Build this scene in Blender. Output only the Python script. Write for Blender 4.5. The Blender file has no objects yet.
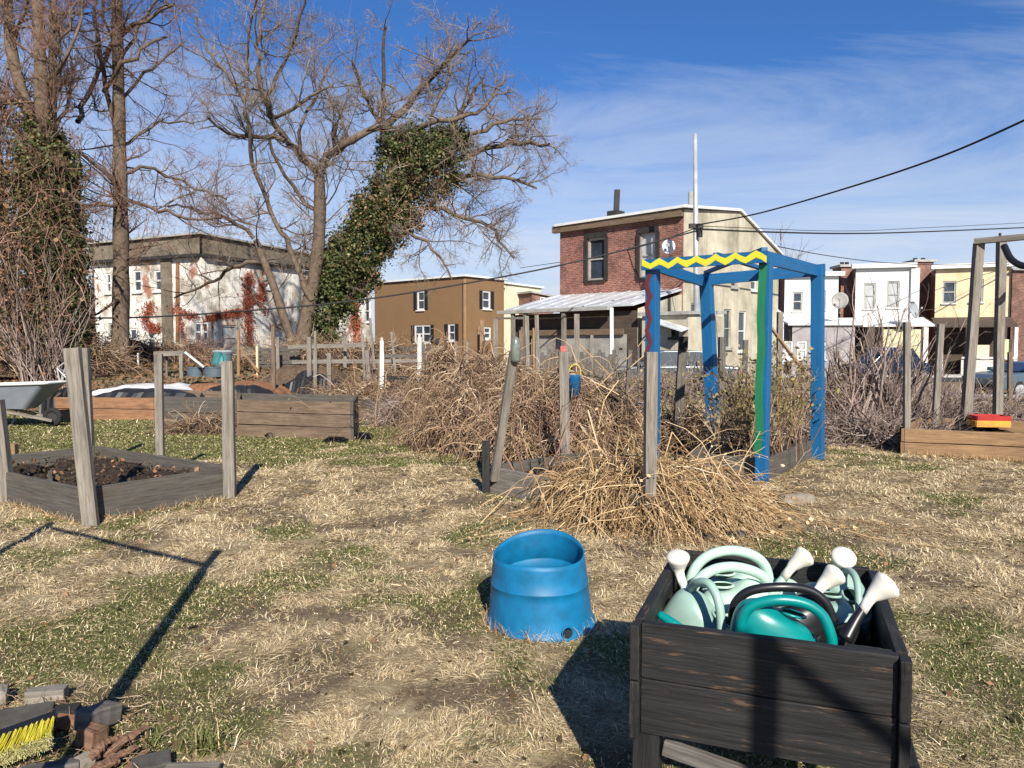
import bpy, math, random
import numpy as np
from mathutils import Vector, Matrix, Euler
random.seed(7); RS = np.random.RandomState(11)
S = bpy.context.scene; C = S.collection
R = math.radians
# ------------------------------------------------------------------ camera
PITCH = math.atan(39/745.0); EYE = 1.6; FPX = 745.0
def sst(v, a, b):
    t = np.clip((np.asarray(v, float)-a)/(b-a), 0, 1); return t*t*(3-2*t)
def H(x, y):
    r = .9*sst(y, 17, 25)*sst(-np.asarray(x, float), 1, 5) - .3*sst(y, 17, 27)*sst(x, 2, 8)
    return float(r) if np.ndim(r) == 0 else r
def ray(px, py):
    u = (px-512)/FPX; v = (384-py)/FPX
    return Vector((u, math.cos(PITCH)+v*math.sin(PITCH), -math.sin(PITCH)+v*math.cos(PITCH)))
def PX(px, py, D):
    d = ray(px, py); return Vector((0, 0, EYE)) + d*(D/d.y)
def GX(px, D, z=None):
    x = PX(px, 350, D).x; return Vector((x, D, H(x, D) if z is None else z))
def hit(a, b, px, py):
    """pixel ray against the vertical plane through a-b: (metres along, height)"""
    a = Vector(a[:2]); b = Vector(b[:2]); d = ray(px, py); e = (b-a).normalized()
    # a + e*u = d*t
    det = e.x*(-d.y) + d.x*e.y
    u = (-a.x*(-d.y) - d.x*a.y)/det
    t = (e.x*(-a.y) + e.y*a.x)/det
    return u, EYE + d.z*t
cam = bpy.data.cameras.new('camera'); co = bpy.data.objects.new('camera', cam); C.objects.link(co)
co.location = (0, 0, EYE); co.rotation_euler = (math.pi/2-PITCH, 0, 0)
cam.sensor_width = 36; cam.lens = 36*FPX/1024; cam.clip_end = 3000; cam.clip_start = .05
S.camera = co
# ------------------------------------------------------------------ noise
def vnoise(x, y, seed=0):
    xi = np.floor(x).astype(np.int64); yi = np.floor(y).astype(np.int64); xf = x-xi; yf = y-yi
    def h(a, b):
        n = (a*374761393 + b*668265263 + seed*974634777) & 0xffffffff
        n = ((n ^ (n >> 13))*1274126177) & 0xffffffff
        return ((n ^ (n >> 16)) & 0xffff)/65535.0
    sx = xf*xf*(3-2*xf); sy = yf*yf*(3-2*yf)
    return (h(xi, yi)*(1-sx)+h(xi+1, yi)*sx)*(1-sy)+(h(xi, yi+1)*(1-sx)+h(xi+1, yi+1)*sx)*sy
def fbm(x, y, s=0, o=4):
    x = np.asarray(x, float); y = np.asarray(y, float)
    r = 0; a = .5
    for k in range(o): r = r+a*vnoise(x*2**k, y*2**k, s+k); a *= .5
    return r/(1-.5**o)
def greenness(x, y):
    n = fbm(x*.9, y*.9, 3, 2)*.45+fbm(x*2.6, y*2.6, 13, 4)*.55
    b = .21*sst(y, 9.4, 11.3)*(1-sst(y, 16.5, 19))*(1-sst(x, 2, 6))
    b = b + .07*(1-sst(y, 5.2, 6.6))*(1-sst(x, -1.8, .0)) - .09*sst(y, 5.5, 6.8)*(1-sst(y, 8.4, 9.8))
    b = b + .05*sst(x, 1.6, 2.6)*(1-sst(y, 5, 7)) - .04*sst(x, 3.4, 5)*sst(y, 6.5, 8) - .02
    return np.clip((n+b-.455)/.12, 0, 1)
def dirtness(x, y):
    n = fbm(x*3.0+7, y*3.0, 21, 4)
    return np.clip((n-.535)/.10, 0, 1)
# ------------------------------------------------------------------ materials
def newmat(name):
    m = bpy.data.materials.new(name); m.use_nodes = True; nt = m.node_tree
    return m, nt, nt.nodes, nt.links, nt.nodes['Principled BSDF']
def nd(N, t, **k):
    n = N.new(t)
    for a, v in k.items():
        if a[0] == '_': n.inputs[a[1:].replace('_', ' ')].default_value = v
        else: setattr(n, a, v)
    return n
def ramp(N, stops):
    r = N.new('ShaderNodeValToRGB'); e = r.color_ramp.elements
    while len(e) < len(stops): e.new(.5)
    for q, (p, c) in zip(e, stops): q.position = p; q.color = (*c, 1) if len(c) == 3 else c
    return r
def mixc(N, L, f, a, b, bt='MIX'):
    m = N.new('ShaderNodeMix'); m.data_type = 'RGBA'; m.blend_type = bt
    for i, v in ((0, f), (6, a), (7, b)):
        if hasattr(v, 'is_linked'): L.new(v, m.inputs[i])
        else: m.inputs[i].default_value = v if i == 0 else (*v, 1)
    return m.outputs[2]
def coord(N, L, kind, scale):
    tc = N.new('ShaderNodeTexCoord'); mp = N.new('ShaderNodeMapping'); mp.inputs['Scale'].default_value = scale
    L.new(tc.outputs[kind], mp.inputs[0]); return mp.outputs[0]
def noise(N, L, vec, sc, det=4, rough=.6):
    n = nd(N, 'ShaderNodeTexNoise', _Scale=sc, _Detail=det, _Roughness=rough); L.new(vec, n.inputs['Vector']); return n.outputs['Fac']
def bump(N, L, P, h, s, d=.01):
    b = nd(N, 'ShaderNodeBump', _Strength=s, _Distance=d); L.new(h, b.inputs['Height']); L.new(b.outputs[0], P.inputs['Normal'])
def wood(name, c1, c2, stain=(.12, .1, .08), st=.35, rough=.85, gs=30, bstr=.5, chip=None):
    m, nt, N, L, P = newmat(name)
    g = noise(N, L, coord(N, L, 'UV', (1.6, gs, 1)), 1.0, 6, .7)
    r = ramp(N, [(.3, c1), (.7, c2)]); L.new(g, r.inputs[0])
    n2 = noise(N, L, coord(N, L, 'UV', (1.2, 3.5, 1)), 1.6, 5, .65)
    r2 = ramp(N, [(.45, (0, 0, 0)), (.72, (st, st, st))]); L.new(n2, r2.inputs[0])
    col = mixc(N, L, r2.outputs[0], r.outputs[0], stain)
    n3 = noise(N, L, coord(N, L, 'UV', (5, 90, 1)), 1.0, 3, .6)
    r3 = ramp(N, [(.3, (.45, .45, .45)), (.5, (1, 1, 1))]); L.new(n3, r3.inputs[0])
    col = mixc(N, L, .8, col, r3.outputs[0], 'MULTIPLY')
    if chip:
        n4 = noise(N, L, coord(N, L, 'UV', (3.5, 34, 1)), 1.3, 7, .72)
        r4 = ramp(N, [(.575, (0, 0, 0)), (.66, (.85, .85, .85))]); L.new(n4, r4.inputs[0])
        col = mixc(N, L, r4.outputs[0], col, chip)
    L.new(col, P.inputs['Base Color']); P.inputs['Roughness'].default_value = rough
    P.inputs['Specular IOR Level'].default_value = .25
    bump(N, L, P, n3, bstr, .004); return m
def island(name, stops, rough=.9, spec=.15, trans=0):
    m, nt, N, L, P = newmat(name)
    g = N.new('ShaderNodeNewGeometry'); r = ramp(N, stops); L.new(g.outputs['Random Per Island'], r.inputs[0])
    L.new(r.outputs[0], P.inputs['Base Color']); P.inputs['Roughness'].default_value = rough
    P.inputs['Specular IOR Level'].default_value = spec
    return m
def plain(name, c, rough=.5, metal=0, var=.25, sc=8, spec=.5, bs=.1):
    m, nt, N, L, P = newmat(name)
    n = noise(N, L, coord(N, L, 'Object', (1, 1, 1)), sc, 5, .65)
    r = ramp(N, [(.3, tuple(v*(1-var) for v in c)), (.7, tuple(min(1, v*(1+var*.6)) for v in c))]); L.new(n, r.inputs[0])
    L.new(r.outputs[0], P.inputs['Base Color']); P.inputs['Roughness'].default_value = rough; P.inputs['Metallic'].default_value = metal
    P.inputs['Specular IOR Level'].default_value = spec
    if bs: bump(N, L, P, n, bs, .004)
    return m
def stucco(name, stops, sc=.6, streak=(.2, .18, .15), sk=.4, extra=None):
    m, nt, N, L, P = newmat(name)
    v = coord(N, L, 'UV', (1, 1, 1))
    r = ramp(N, stops); L.new(noise(N, L, v, sc, 8, .68), r.inputs[0])
    n2 = noise(N, L, coord(N, L, 'UV', (3.2, .35, 1)), 1.2, 6, .7)
    r2 = ramp(N, [(.52, (0, 0, 0)), (.75, (sk, sk, sk))]); L.new(n2, r2.inputs[0])
    col = mixc(N, L, r2.outputs[0], r.outputs[0], streak)
    if extra:
        n3 = noise(N, L, coord(N, L, 'UV', (.55, .30, 1)), 1.0, 9, .66); r3 = ramp(N, [(.56, (0, 0, 0)), (.60, (.85, .85, .85))]); L.new(n3, r3.inputs[0]); col = mixc(N, L, r3.outputs[0], col, extra)
    L.new(col, P.inputs['Base Color']); P.inputs['Roughness'].default_value = .93; P.inputs['Specular IOR Level'].default_value = .2
    bump(N, L, P, noise(N, L, v, 14, 4, .6), .35, .02); return m
def bricks(name, c1, c2, mortar, sc=1.0):
    m, nt, N, L, P = newmat(name)
    b = nd(N, 'ShaderNodeTexBrick', _Scale=sc, _Color1=(*c1, 1), _Color2=(*c2, 1), _Mortar=(*mortar, 1))
    b.inputs['Brick Width'].default_value = .22; b.inputs['Row Height'].default_value = .075; b.inputs['Mortar Size'].default_value = .009
    L.new(coord(N, L, 'UV', (1, 1, 1)), b.inputs['Vector'])
    n = noise(N, L, coord(N, L, 'UV', (1, 1, 1)), 1.1, 8, .7); r = ramp(N, [(.35, (.5, .47, .45)), (.62, (1.1, 1.05, 1))]); L.new(n, r.inputs[0])
    col = mixc(N, L, 1.0, b.outputs[0], r.outputs[0], 'MULTIPLY')
    n5 = noise(N, L, coord(N, L, 'UV', (4, 12, 1)), 1.3, 3, .6); r5 = ramp(N, [(.35, (.6, .6, .6)), (.65, (1.3, 1.3, 1.3))]); L.new(n5, r5.inputs[0])
    col = mixc(N, L, 1.0, col, r5.outputs[0], 'MULTIPLY')
    L.new(col, P.inputs['Base Color']); P.inputs['Roughness'].default_value = .9
    bump(N, L, P, b.outputs['Fac'], -.4, .01); return m
def siding(name, c, pitch=.12, vertical=False, var=.12):
    m, nt, N, L, P = newmat(name)
    tc = N.new('ShaderNodeTexCoord'); sp = N.new('ShaderNodeSeparateXYZ'); L.new(tc.outputs['UV'], sp.inputs[0])
    d = nd(N, 'ShaderNodeMath', operation='DIVIDE'); L.new(sp.outputs[0 if vertical else 1], d.inputs[0]); d.inputs[1].default_value = pitch
    f = nd(N, 'ShaderNodeMath', operation='FRACT'); L.new(d.outputs[0], f.inputs[0])
    r = ramp(N, [(0, (.6, .6, .6)), (.12, (1, 1, 1))]); L.new(f.outputs[0], r.inputs[0])
    n = noise(N, L, coord(N, L, 'UV', (1, 1, 1)), .9, 7, .7)
    r2 = ramp(N, [(.3, tuple(v*(1-var*2) for v in c)), (.6, c)]); L.new(n, r2.inputs[0])
    col = mixc(N, L, 1.0, r2.outputs[0], r.outputs[0], 'MULTIPLY')
    L.new(col, P.inputs['Base Color']); P.inputs['Roughness'].default_value = .7
    bump(N, L, P, f.outputs[0], .4, .01); return m
M = {}
M['grey_wood'] = wood('weathered_grey_wood', (.115, .10, .082), (.31, .275, .23), (.09, .075, .06), .55)
M['dull_wood'] = wood('dull_board_wood', (.05, .046, .04), (.135, .122, .105), (.13, .09, .06), .4)
M['dark_grey_wood'] = wood('dark_grey_wood', (.07, .062, .055), (.18, .16, .14), (.03, .03, .03), .6)
M['black_wood'] = wood('black_stained_wood', (.010, .010, .010), (.032, .031, .031), (.015, .013, .012), .4, .6, 22, .8, chip=(.135, .082, .05))
M['tan_wood'] = wood('tan_lumber', (.20, .12, .06), (.36, .225, .12), (.13, .08, .05), .6)
M['brown_wood'] = wood('brown_old_board', (.10, .068, .045), (.24, .17, .115), (.07, .05, .035), .6)
M['orange_wood'] = wood('orange_brown_board', (.20, .10, .055), (.36, .19, .10), (.10, .06, .04), .6)
M['white_wood'] = wood('peeling_white_paint_wood', (.5, .48, .45), (.78, .76, .72), (.25, .22, .2), .6)
M['charcoal_wood'] = wood('charred_wood', (.012, .012, .012), (.04, .038, .035), (.02, .02, .02), .3)
def paint(name, c): 
    m, nt, N, L, P = newmat(name)
    n = noise(N, L, coord(N, L, 'UV', (2, 30, 1)), 1, 5, .7); r = ramp(N, [(.3, tuple(v*.72 for v in c)), (.65, c)]); L.new(n, r.inputs[0])
    n4 = noise(N, L, coord(N, L, 'UV', (9, 26, 1)), 1.7, 6, .7); r4 = ramp(N, [(.635, (0, 0, 0)), (.67, (.8, .8, .8))]); L.new(n4, r4.inputs[0])
    col = mixc(N, L, r4.outputs[0], r.outputs[0], (.2, .19, .17))
    L.new(col, P.inputs['Base Color']); P.inputs['Roughness'].default_value = .55; bump(N, L, P, n, .4, .003); return m
M['blue_paint'] = paint('blue_painted_wood', (.002, .105, .27)); M['yellow_paint'] = paint('yellow_paint', (.68, .62, .03))
M['red_paint'] = paint('dark_red_paint', (.13, .02, .025)); M['green_paint'] = paint('green_paint', (.01, .17, .07))
M['bin'] = plain('blue_plastic', (.0, .135, .29), .55, 0, .3, 9, .5, .05)
M['mint'] = plain('pale_mint_plastic', (.42, .585, .485), .42, 0, .16, 9, .5, .02)
M['sage'] = plain('grey_green_plastic', (.27, .40, .34), .45, 0, .18, 9, .5, .02)
M['teal'] = plain('teal_plastic', (.0, .20, .19), .33, 0, .15, 9, .5, .02)
M['black_plastic'] = plain('black_plastic', (.012, .012, .013), .35, 0, .1, 5, .5, .02)
M['rose'] = plain('cream_white_plastic', (.68, .64, .55), .55, 0, .18, 12, .4, .03)
M['hollow_shade'] = plain('dark_green_hollow_shade', (.01, .03, .015), .9, 0, .1, 5, .1, 0)  # dark colour standing in for the shade inside the cans
M['soil'] = plain('dark_soil', (.045, .032, .025), .98, 0, .6, 22, .1, 1.0)
M['litter'] = plain('leaf_litter_core', (.11, .075, .05), .98, 0, .5, 14, .1, 1.0)
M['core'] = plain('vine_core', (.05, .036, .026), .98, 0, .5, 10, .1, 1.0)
M['glass'] = plain('window_glass', (.035, .045, .06), .08, 0, .5, 1.2, .9, 0)
M['blind'] = plain('pale_blind_glass', (.42, .43, .42), .25, 0, .2, 1.5, .6, 0)
M['board_up'] = plain('grey_panel', (.32, .34, .35), .6, 0, .3, 2, .3, .1)
M['white_trim'] = plain('white_trim_paint', (.64, .64, .62), .6, 0, .1, 3, .3, .05)
M['grey_trim'] = plain('grey_trim', (.34, .33, .30), .7, 0, .3, 3, .3, .1)
M['dark_trim'] = plain('dark_trim', (.03, .028, .026), .7, 0, .3, 3, .3, .1)
M['shutter'] = plain('black_shutter', (.015, .015, .018), .6, 0, .1, 3, .3, .05)
M['metal_roof'] = plain('bright_metal_roofing', (.62, .63, .64), .45, .25, .35, 2.0, .5, .2)
M['galv'] = plain('galvanised_pole', (.42, .43, .44), .5, .3, .25, 4, .5, .05)
M['cable'] = plain('black_cable', (.02, .02, .02), .6, 0, .1, 3, .3, 0)
M['asphalt'] = plain('asphalt', (.055, .055, .057), .95, 0, .3, 6, .2, .3)
M['concrete'] = plain('concrete', (.42, .40, .37), .9, 0, .3, 3, .2, .3)
M['block'] = plain('grey_slate_block', (.075, .068, .06), .9, 0, .4, 12, .2, .5)
M['stone'] = plain('pale_stone', (.27, .23, .18), .95, 0, .45, 14, .2, .8)
M['rust'] = plain('orange_clay', (.24, .115, .06), .9, 0, .5, 14, .2, .7)
M['bark_chip'] = wood('bark_chip', (.10, .05, .03), (.28, .16, .10), (.05, .03, .02), .5)
M['bristle'] = island('yellow_bristle', [(0, (.58, .48, .02)), (1, (.80, .72, .10))], .5)
M['frayed'] = island('frayed_tips', [(0, (.35, .31, .12)), (1, (.62, .58, .30))], .8)
M['tarp'] = plain('white_tarpaulin', (.58, .57, .55), .6, 0, .15, 2, .4, .3)
M['black_tarp'] = plain('black_sheet', (.018, .018, .02), .45, 0, .4, 6, .5, .8)
M['tray'] = plain('grey_plastic_tray', (.20, .22, .25), .5, 0, .1, 3, .5, .03)
M['tub'] = plain('grey_blue_tub', (.09, .12, .14), .5, 0, .2, 3, .4, .1)
M['tub_teal'] = plain('teal_cloth', (.06, .22, .22), .7, 0, .3, 6, .3, .3)
M['brick_red'] = bricks('red_brick', (.29, .095, .065), (.21, .065, .048), (.30, .25, .22))
M['brick_brown'] = bricks('brown_red_brick', (.27, .12, .085), (.20, .085, .06), (.24, .2, .18))
M['brown_siding'] = siding('brown_siding', (.215, .125, .058), .16, False, .05)
M['cream_siding'] = siding('cream_siding', (.66, .60, .42), .3, True, .1)
M['white_siding'] = siding('white_siding', (.60, .60, .58), .2, False, .06)
M['grey_board_wall'] = siding('grey_board_wall', (.36, .34, .30), .22, True, .3)
M['old_white'] = stucco('stained_white_stucco', [(.30, (.13, .11, .10)), (.43, (.42, .38, .31)), (.50, (.68, .65, .58)), (.7, (.80, .77, .71))], .55, (.2, .17, .14), .75, extra=(.30, .10, .055))
M['cream_stucco'] = stucco('cream_stucco', [(.28, (.17, .15, .11)), (.45, (.38, .345, .26)), (.65, (.56, .51, .40))], .55, (.15, .135, .105), .6)
M['yellow_stucco'] = stucco('yellow_cream_stucco', [(.3, (.48, .38, .22)), (.6, (.72, .60, .39))], .6, (.3, .22, .12), .3)
M['grey_stone_wall'] = stucco('grey_stone_wall', [(.3, (.22, .2, .2)), (.6, (.36, .33, .33))], .9)
M['mansard'] = stucco('weathered_roof_band', [(.3, (.075, .062, .045)), (.6, (.20, .17, .125))], .8, (.06, .05, .04), .7)
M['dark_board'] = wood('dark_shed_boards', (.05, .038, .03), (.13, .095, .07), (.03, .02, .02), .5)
M['bark'] = plain('tree_bark', (.14, .102, .074), .95, 0, .45, 6, .15, .9)
M['twig'] = island('twig', [(0, (.12, .09, .075)), (.6, (.25, .20, .165)), (1, (.38, .29, .22))])
M['red_twig'] = island('reddish_twig', [(0, (.10, .06, .045)), (.6, (.24, .14, .10)), (1, (.36, .22, .16))])
M['ivy'] = island('ivy_leaf', [(0, (.022, .036, .010)), (.5, (.055, .075, .020)), (.85, (.12, .13, .045)), (1, (.22, .19, .10))], .55, .3)
M['dry_ivy'] = island('dry_ivy_leaf', [(0, (.03, .03, .012)), (.4, (.09, .065, .03)), (.8, (.20, .11, .06)), (1, (.3, .17, .1))], .8)
M['red_vine'] = island('red_vine_leaf', [(0, (.17, .04, .025)), (1, (.36, .10, .055))], .8)
M['vine'] = island('dead_vine', [(0, (.07, .04, .028)), (.45, (.23, .145, .09)), (.85, (.42, .29, .18)), (1, (.62, .50, .36))])
M['stalk'] = island('dry_stalk', [(0, (.15, .085, .042)), (.5, (.40, .26, .13)), (.9, (.62, .46, .26)), (1, (.72, .58, .38))])
M['shrub'] = island('bare_shrub_stem', [(0, (.12, .085, .07)), (.6, (.27, .20, .17)), (1, (.42, .34, .29))])
M['orange_vine'] = island('orange_vine_leaf', [(0, (.30, .06, .03)), (1, (.55, .17, .08))], .8)
M['weed'] = island('weed_leaf', [(0, (.08, .07, .03)), (.5, (.2, .18, .07)), (1, (.34, .27, .14))])
M['car_blue'] = plain('dark_blue_car_paint', (.01, .025, .06), .2, .3, .05, 2, .6, 0)
M['car_grey'] = plain('blue_grey_car_paint', (.10, .15, .19), .25, .3, .05, 2, .6, 0)
M['car_silver'] = plain('silver_car_paint', (.12, .14, .155), .25, .4, .05, 2, .6, 0)
M['tyre'] = plain('tyre_rubber', (.02, .02, .02), .85, 0, .1, 5, .3, .05)
M['red_plastic'] = plain('red_crate', (.36, .02, .015), .5, 0, .2, 5, .4, .05)
M['orange_plastic'] = plain('yellow_orange_crate', (.65, .30, .04), .5, 0, .2, 5, .4, .05)
M['yellow_plastic'] = plain('yellow_sheet', (.75, .60, .02), .5, 0, .2, 5, .4, .05)
M['bottle'] = plain('cloudy_bottle_plastic', (.15, .17, .15), .25, 0, .4, 20, .6, .1); M['faded_red'] = plain('faded_red_paint', (.45, .12, .10), .8, 0, .3, 20, .2, .1)
M['wire'] = plain('pale_wire', (.55, .55, .53), .5, .2, .1, 5, .4, 0)
M['curtain'] = siding('pale_curtain', (.62, .56, .34), .25, True, .1)
def ground_mat(name, blade):
    m, nt, N, L, P = newmat(name)
    at = N.new('ShaderNodeAttribute'); at.attribute_name = 'mask'
    sp = N.new('ShaderNodeSeparateColor'); L.new(at.outputs['Color'], sp.inputs[0])
    if blade:
        g = N.new('ShaderNodeNewGeometry'); f = g.outputs['Random Per Island']
        a = ramp(N, [(0, (.22, .15, .08)), (.45, (.42, .315, .175)), (.85, (.60, .48, .29)), (1, (.76, .65, .44))]); L.new(f, a.inputs[0])
        b = ramp(N, [(0, (.07, .07, .02)), (.6, (.15, .165, .045)), (1, (.28, .26, .10))]); L.new(f, b.inputs[0])
        col = mixc(N, L, sp.outputs[0], a.outputs[0], b.outputs[0])
        P.inputs['Specular IOR Level'].default_value = .25; P.inputs['Roughness'].default_value = .7
    else:
        v = coord(N, L, 'Object', (1, 1, 1))
        a = ramp(N, [(.34, (.15, .105, .06)), (.48, (.38, .285, .165)), (.64, (.58, .47, .29))]); L.new(noise(N, L, v, 9, 9, .75), a.inputs[0])
        b = ramp(N, [(.3, (.07, .06, .028)), (.5, (.11, .125, .035)), (.7, (.24, .21, .09))]); L.new(noise(N, L, v, 17, 9, .75), b.inputs[0])
        c = ramp(N, [(.3, (.06, .042, .03)), (.55, (.17, .12, .08)), (.7, (.32, .24, .16))]); L.new(noise(N, L, v, 30, 8, .75), c.inputs[0])
        col = mixc(N, L, sp.outputs[0], a.outputs[0], b.outputs[0]); col = mixc(N, L, sp.outputs[1], col, c.outputs[0])
        P.inputs['Roughness'].default_value = .98; P.inputs['Specular IOR Level'].default_value = .1
        bump(N, L, P, noise(N, L, v, 40, 8, .8), .9, .03)
    L.new(col, P.inputs['Base Color']); return m
M['ground'] = ground_mat('ground_turf', False); M['blade'] = ground_mat('grass_blade', True)
# ------------------------------------------------------------------ objects
ORG = {}
def tag(o, label=None, cat=None, group=None, kind=None):
    if label: o['label'] = label
    if cat: o['category'] = cat
    if group: o['group'] = group
    if kind: o['kind'] = kind
    return o
def thing(name, label, cat, loc, group=None):
    o = bpy.data.objects.new(name, None); C.objects.link(o); o.location = loc; o.empty_display_size = .2
    ORG[o] = Vector(loc); return tag(o, label, cat, group)
def link(name, me, mat, parent=None, loc=None):
    o = bpy.data.objects.new(name, me); C.objects.link(o); me.materials.append(mat)
    if parent is not None:
        o.parent = parent; ORG[o] = ORG[parent]
    else:
        o.location = loc or (0, 0, 0); ORG[o] = Vector(loc or (0, 0, 0))
    return o
class MB:
    def __init__(s): s.v = []; s.f = []; s.uv = []
    def face(s, idx, uv): s.f.append(idx); s.uv.append(uv)
    def quad(s, a, b, c, d, uv=None):
        i = len(s.v); s.v += [Vector(a), Vector(b), Vector(c), Vector(d)]
        if uv is None:
            w = (Vector(b)-Vector(a)).length; h = (Vector(d)-Vector(a)).length; uv = [(0, 0), (w, 0), (w, h), (0, h)]
        s.face((i, i+1, i+2, i+3), uv); return s
    def beam(s, p0, p1, w, t, side=None, seg=1, jit=0):
        """w across `side`, t along the third axis"""
        p0 = Vector(p0); p1 = Vector(p1); a = (p1-p0); Ln = a.length; a.normalize()
        sd = Vector(side) if side is not None else (Vector((1, 0, 0)) if abs(a.x) < .7 else Vector((0, 0, 1)))
        n = a.cross(sd).normalized(); sd = n.cross(a).normalized()
        base = len(s.v); u0 = random.random()*40; v0 = random.random()*40
        for k in range(seg+1):
            c = p0+a*(Ln*k/seg)
            for (x, y) in ((-1, -1), (1, -1), (1, 1), (-1, 1)):
                s.v.append(c+sd*(x*w/2+random.uniform(-jit, jit))+n*(y*t/2+random.uniform(-jit, jit)))
        per = [0, w, w+t, 2*w+t, 2*w+2*t]
        for k in range(seg):
            for j in range(4):
                i0 = base+k*4+j; i1 = base+k*4+(j+1) % 4
                s.face((i0, i1, i1+4, i0+4), [(u0+Ln*k/seg, v0+per[j]), (u0+Ln*k/seg, v0+per[j+1]), (u0+Ln*(k+1)/seg, v0+per[j+1]), (u0+Ln*(k+1)/seg, v0+per[j])])
        e = base+seg*4
        s.face((base+3, base+2, base+1, base), [(u0, v0), (u0+.01, v0), (u0+.01, v0+w), (u0, v0+w)])
        s.face((e, e+1, e+2, e+3), [(u0, v0), (u0+.01, v0), (u0+.01, v0+w), (u0, v0+w)])
        return s
    def box(s, c, sz, rz=0, rot=None):
        m = rot if rot is not None else Matrix.Rotation(rz, 3, 'Z'); c = Vector(c)
        ex, ey, ez = (m @ Vector((1, 0, 0)), m @ Vector((0, 1, 0)), m @ Vector((0, 0, 1)))
        return s.beam(c-ex*sz[0]/2, c+ex*sz[0]/2, sz[1], sz[2], side=ey)
    def prism(s, poly, d):
        """polygon (3-D points) swept by vector d"""
        i = len(s.v); n = len(poly); d = Vector(d); s.v += [Vector(p) for p in poly]+[Vector(p)+d for p in poly]
        e1 = (Vector(poly[1])-Vector(poly[0])).normalized(); nn = e1.cross(d if d.cross(e1).length > 1e-6 else Vector((0, 0, 1))).normalized()
        nrm = Vector((0, 0, 0))
        for k in range(1, n-1): nrm += (Vector(poly[k])-Vector(poly[0])).cross(Vector(poly[k+1])-Vector(poly[0]))
        e2 = nrm.normalized().cross(e1)
        P2 = [((Vector(p)-Vector(poly[0])).dot(e1), (Vector(p)-Vector(poly[0])).dot(e2)) for p in poly]
        s.face(tuple(range(i+n-1, i-1, -1)), P2[::-1]); s.face(tuple(range(i+n, i+2*n)), P2)
        for k in range(n):
            a = k; b = (k+1) % n; w = (Vector(poly[b])-Vector(poly[a])).length; h = d.length
            s.face((i+a, i+b, i+n+b, i+n+a), [(0, 0), (w, 0), (w, h), (0, h)])
        return s
    def tube(s, pts, rad, n=8, cap=True, flat=1.0, up=(0, 0, 1)):
        pts = [Vector(p) for p in pts]; rad = rad if isinstance(rad, (list, tuple)) else [rad]*len(pts)
        base = len(s.v); L = 0
        prev = None
        for k, p in enumerate(pts):
            t = (pts[min(k+1, len(pts)-1)]-pts[max(k-1, 0)]).normalized()
            if prev is None:
                q = Vector(up) if abs(t.dot(Vector(up))) < .95 else Vector((1, 0, 0)); x = t.cross(q).normalized()
            else: x = (prev-t*prev.dot(t)).normalized()
            prev = x; y = t.cross(x)
            for j in range(n):
                a = 2*math.pi*j/n; s.v.append(p+(x*math.cos(a)+y*math.sin(a)*flat)*rad[k])
        for k in range(len(pts)-1):
            l2 = L+(pts[k+1]-pts[k]).length
            for j in range(n):
                i0 = base+k*n+j; i1 = base+k*n+(j+1) % n; c = 2*math.pi*rad[k]/n
                s.face((i0, i1, i1+n, i0+n), [(L, j*c), (L, (j+1)*c), (l2, (j+1)*c), (l2, j*c)])
            L = l2
        if cap:
            e = base+(len(pts)-1)*n
            s.face(tuple(range(base+n-1, base-1, -1)), [(0, 0)]*n); s.face(tuple(range(e, e+n)), [(0, 0)]*n)
        return s
    def rings(s, rings, cap0=True, cap1=True):
        """list of rings, each a list of n points"""
        n = len(rings[0]); base = len(s.v)
        for r in rings: s.v += [Vector(p) for p in r]
        for k in range(len(rings)-1):
            for j in range(n):
                i0 = base+k*n+j; i1 = base+k*n+(j+1) % n
                s.face((i0, i1, i1+n, i0+n), [(j/n, k*.1), ((j+1)/n, k*.1), ((j+1)/n, k*.1+.1), (j/n, k*.1+.1)])
        if cap0: s.face(tuple(range(base+n-1, base-1, -1)), [(0, 0)]*n)
        e = base+(len(rings)-1)*n
        if cap1: s.face(tuple(range(e, e+n)), [(0, 0)]*n)
        return s
    def build(s, name, mat, parent=None, loc=None, smooth=False, bevel=0, sub=0):
        me = bpy.data.meshes.new(name)
        if parent is None and loc is None:
            lo = Vector((min(v.x for v in s.v), min(v.y for v in s.v), min(v.z for v in s.v))); hi = Vector((max(v.x for v in s.v), max(v.y for v in s.v), 0))
            loc = ((lo.x+hi.x)/2, (lo.y+hi.y)/2, lo.z)
        o = ORG[parent] if parent is not None else Vector(loc)
        me.from_pydata([tuple(v-o) for v in s.v], [], s.f)
        ul = me.uv_layers.new(name='UVMap'); k = 0; flat = [c for f in s.uv for u in f for c in u]
        ul.data.foreach_set('uv', flat)
        if smooth: me.polygons.foreach_set('use_smooth', [True]*len(me.polygons))
        me.update(); ob = link(name, me, M[mat] if isinstance(mat, str) else mat, parent, loc)
        if bevel:
            b = ob.modifiers.new('bevel', 'BEVEL'); b.width = bevel; b.segments = 2; b.limit_method = 'ANGLE'
        if sub:
            b = ob.modifiers.new('sub', 'SUBSURF'); b.levels = sub; b.render_levels = sub
        return ob
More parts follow.
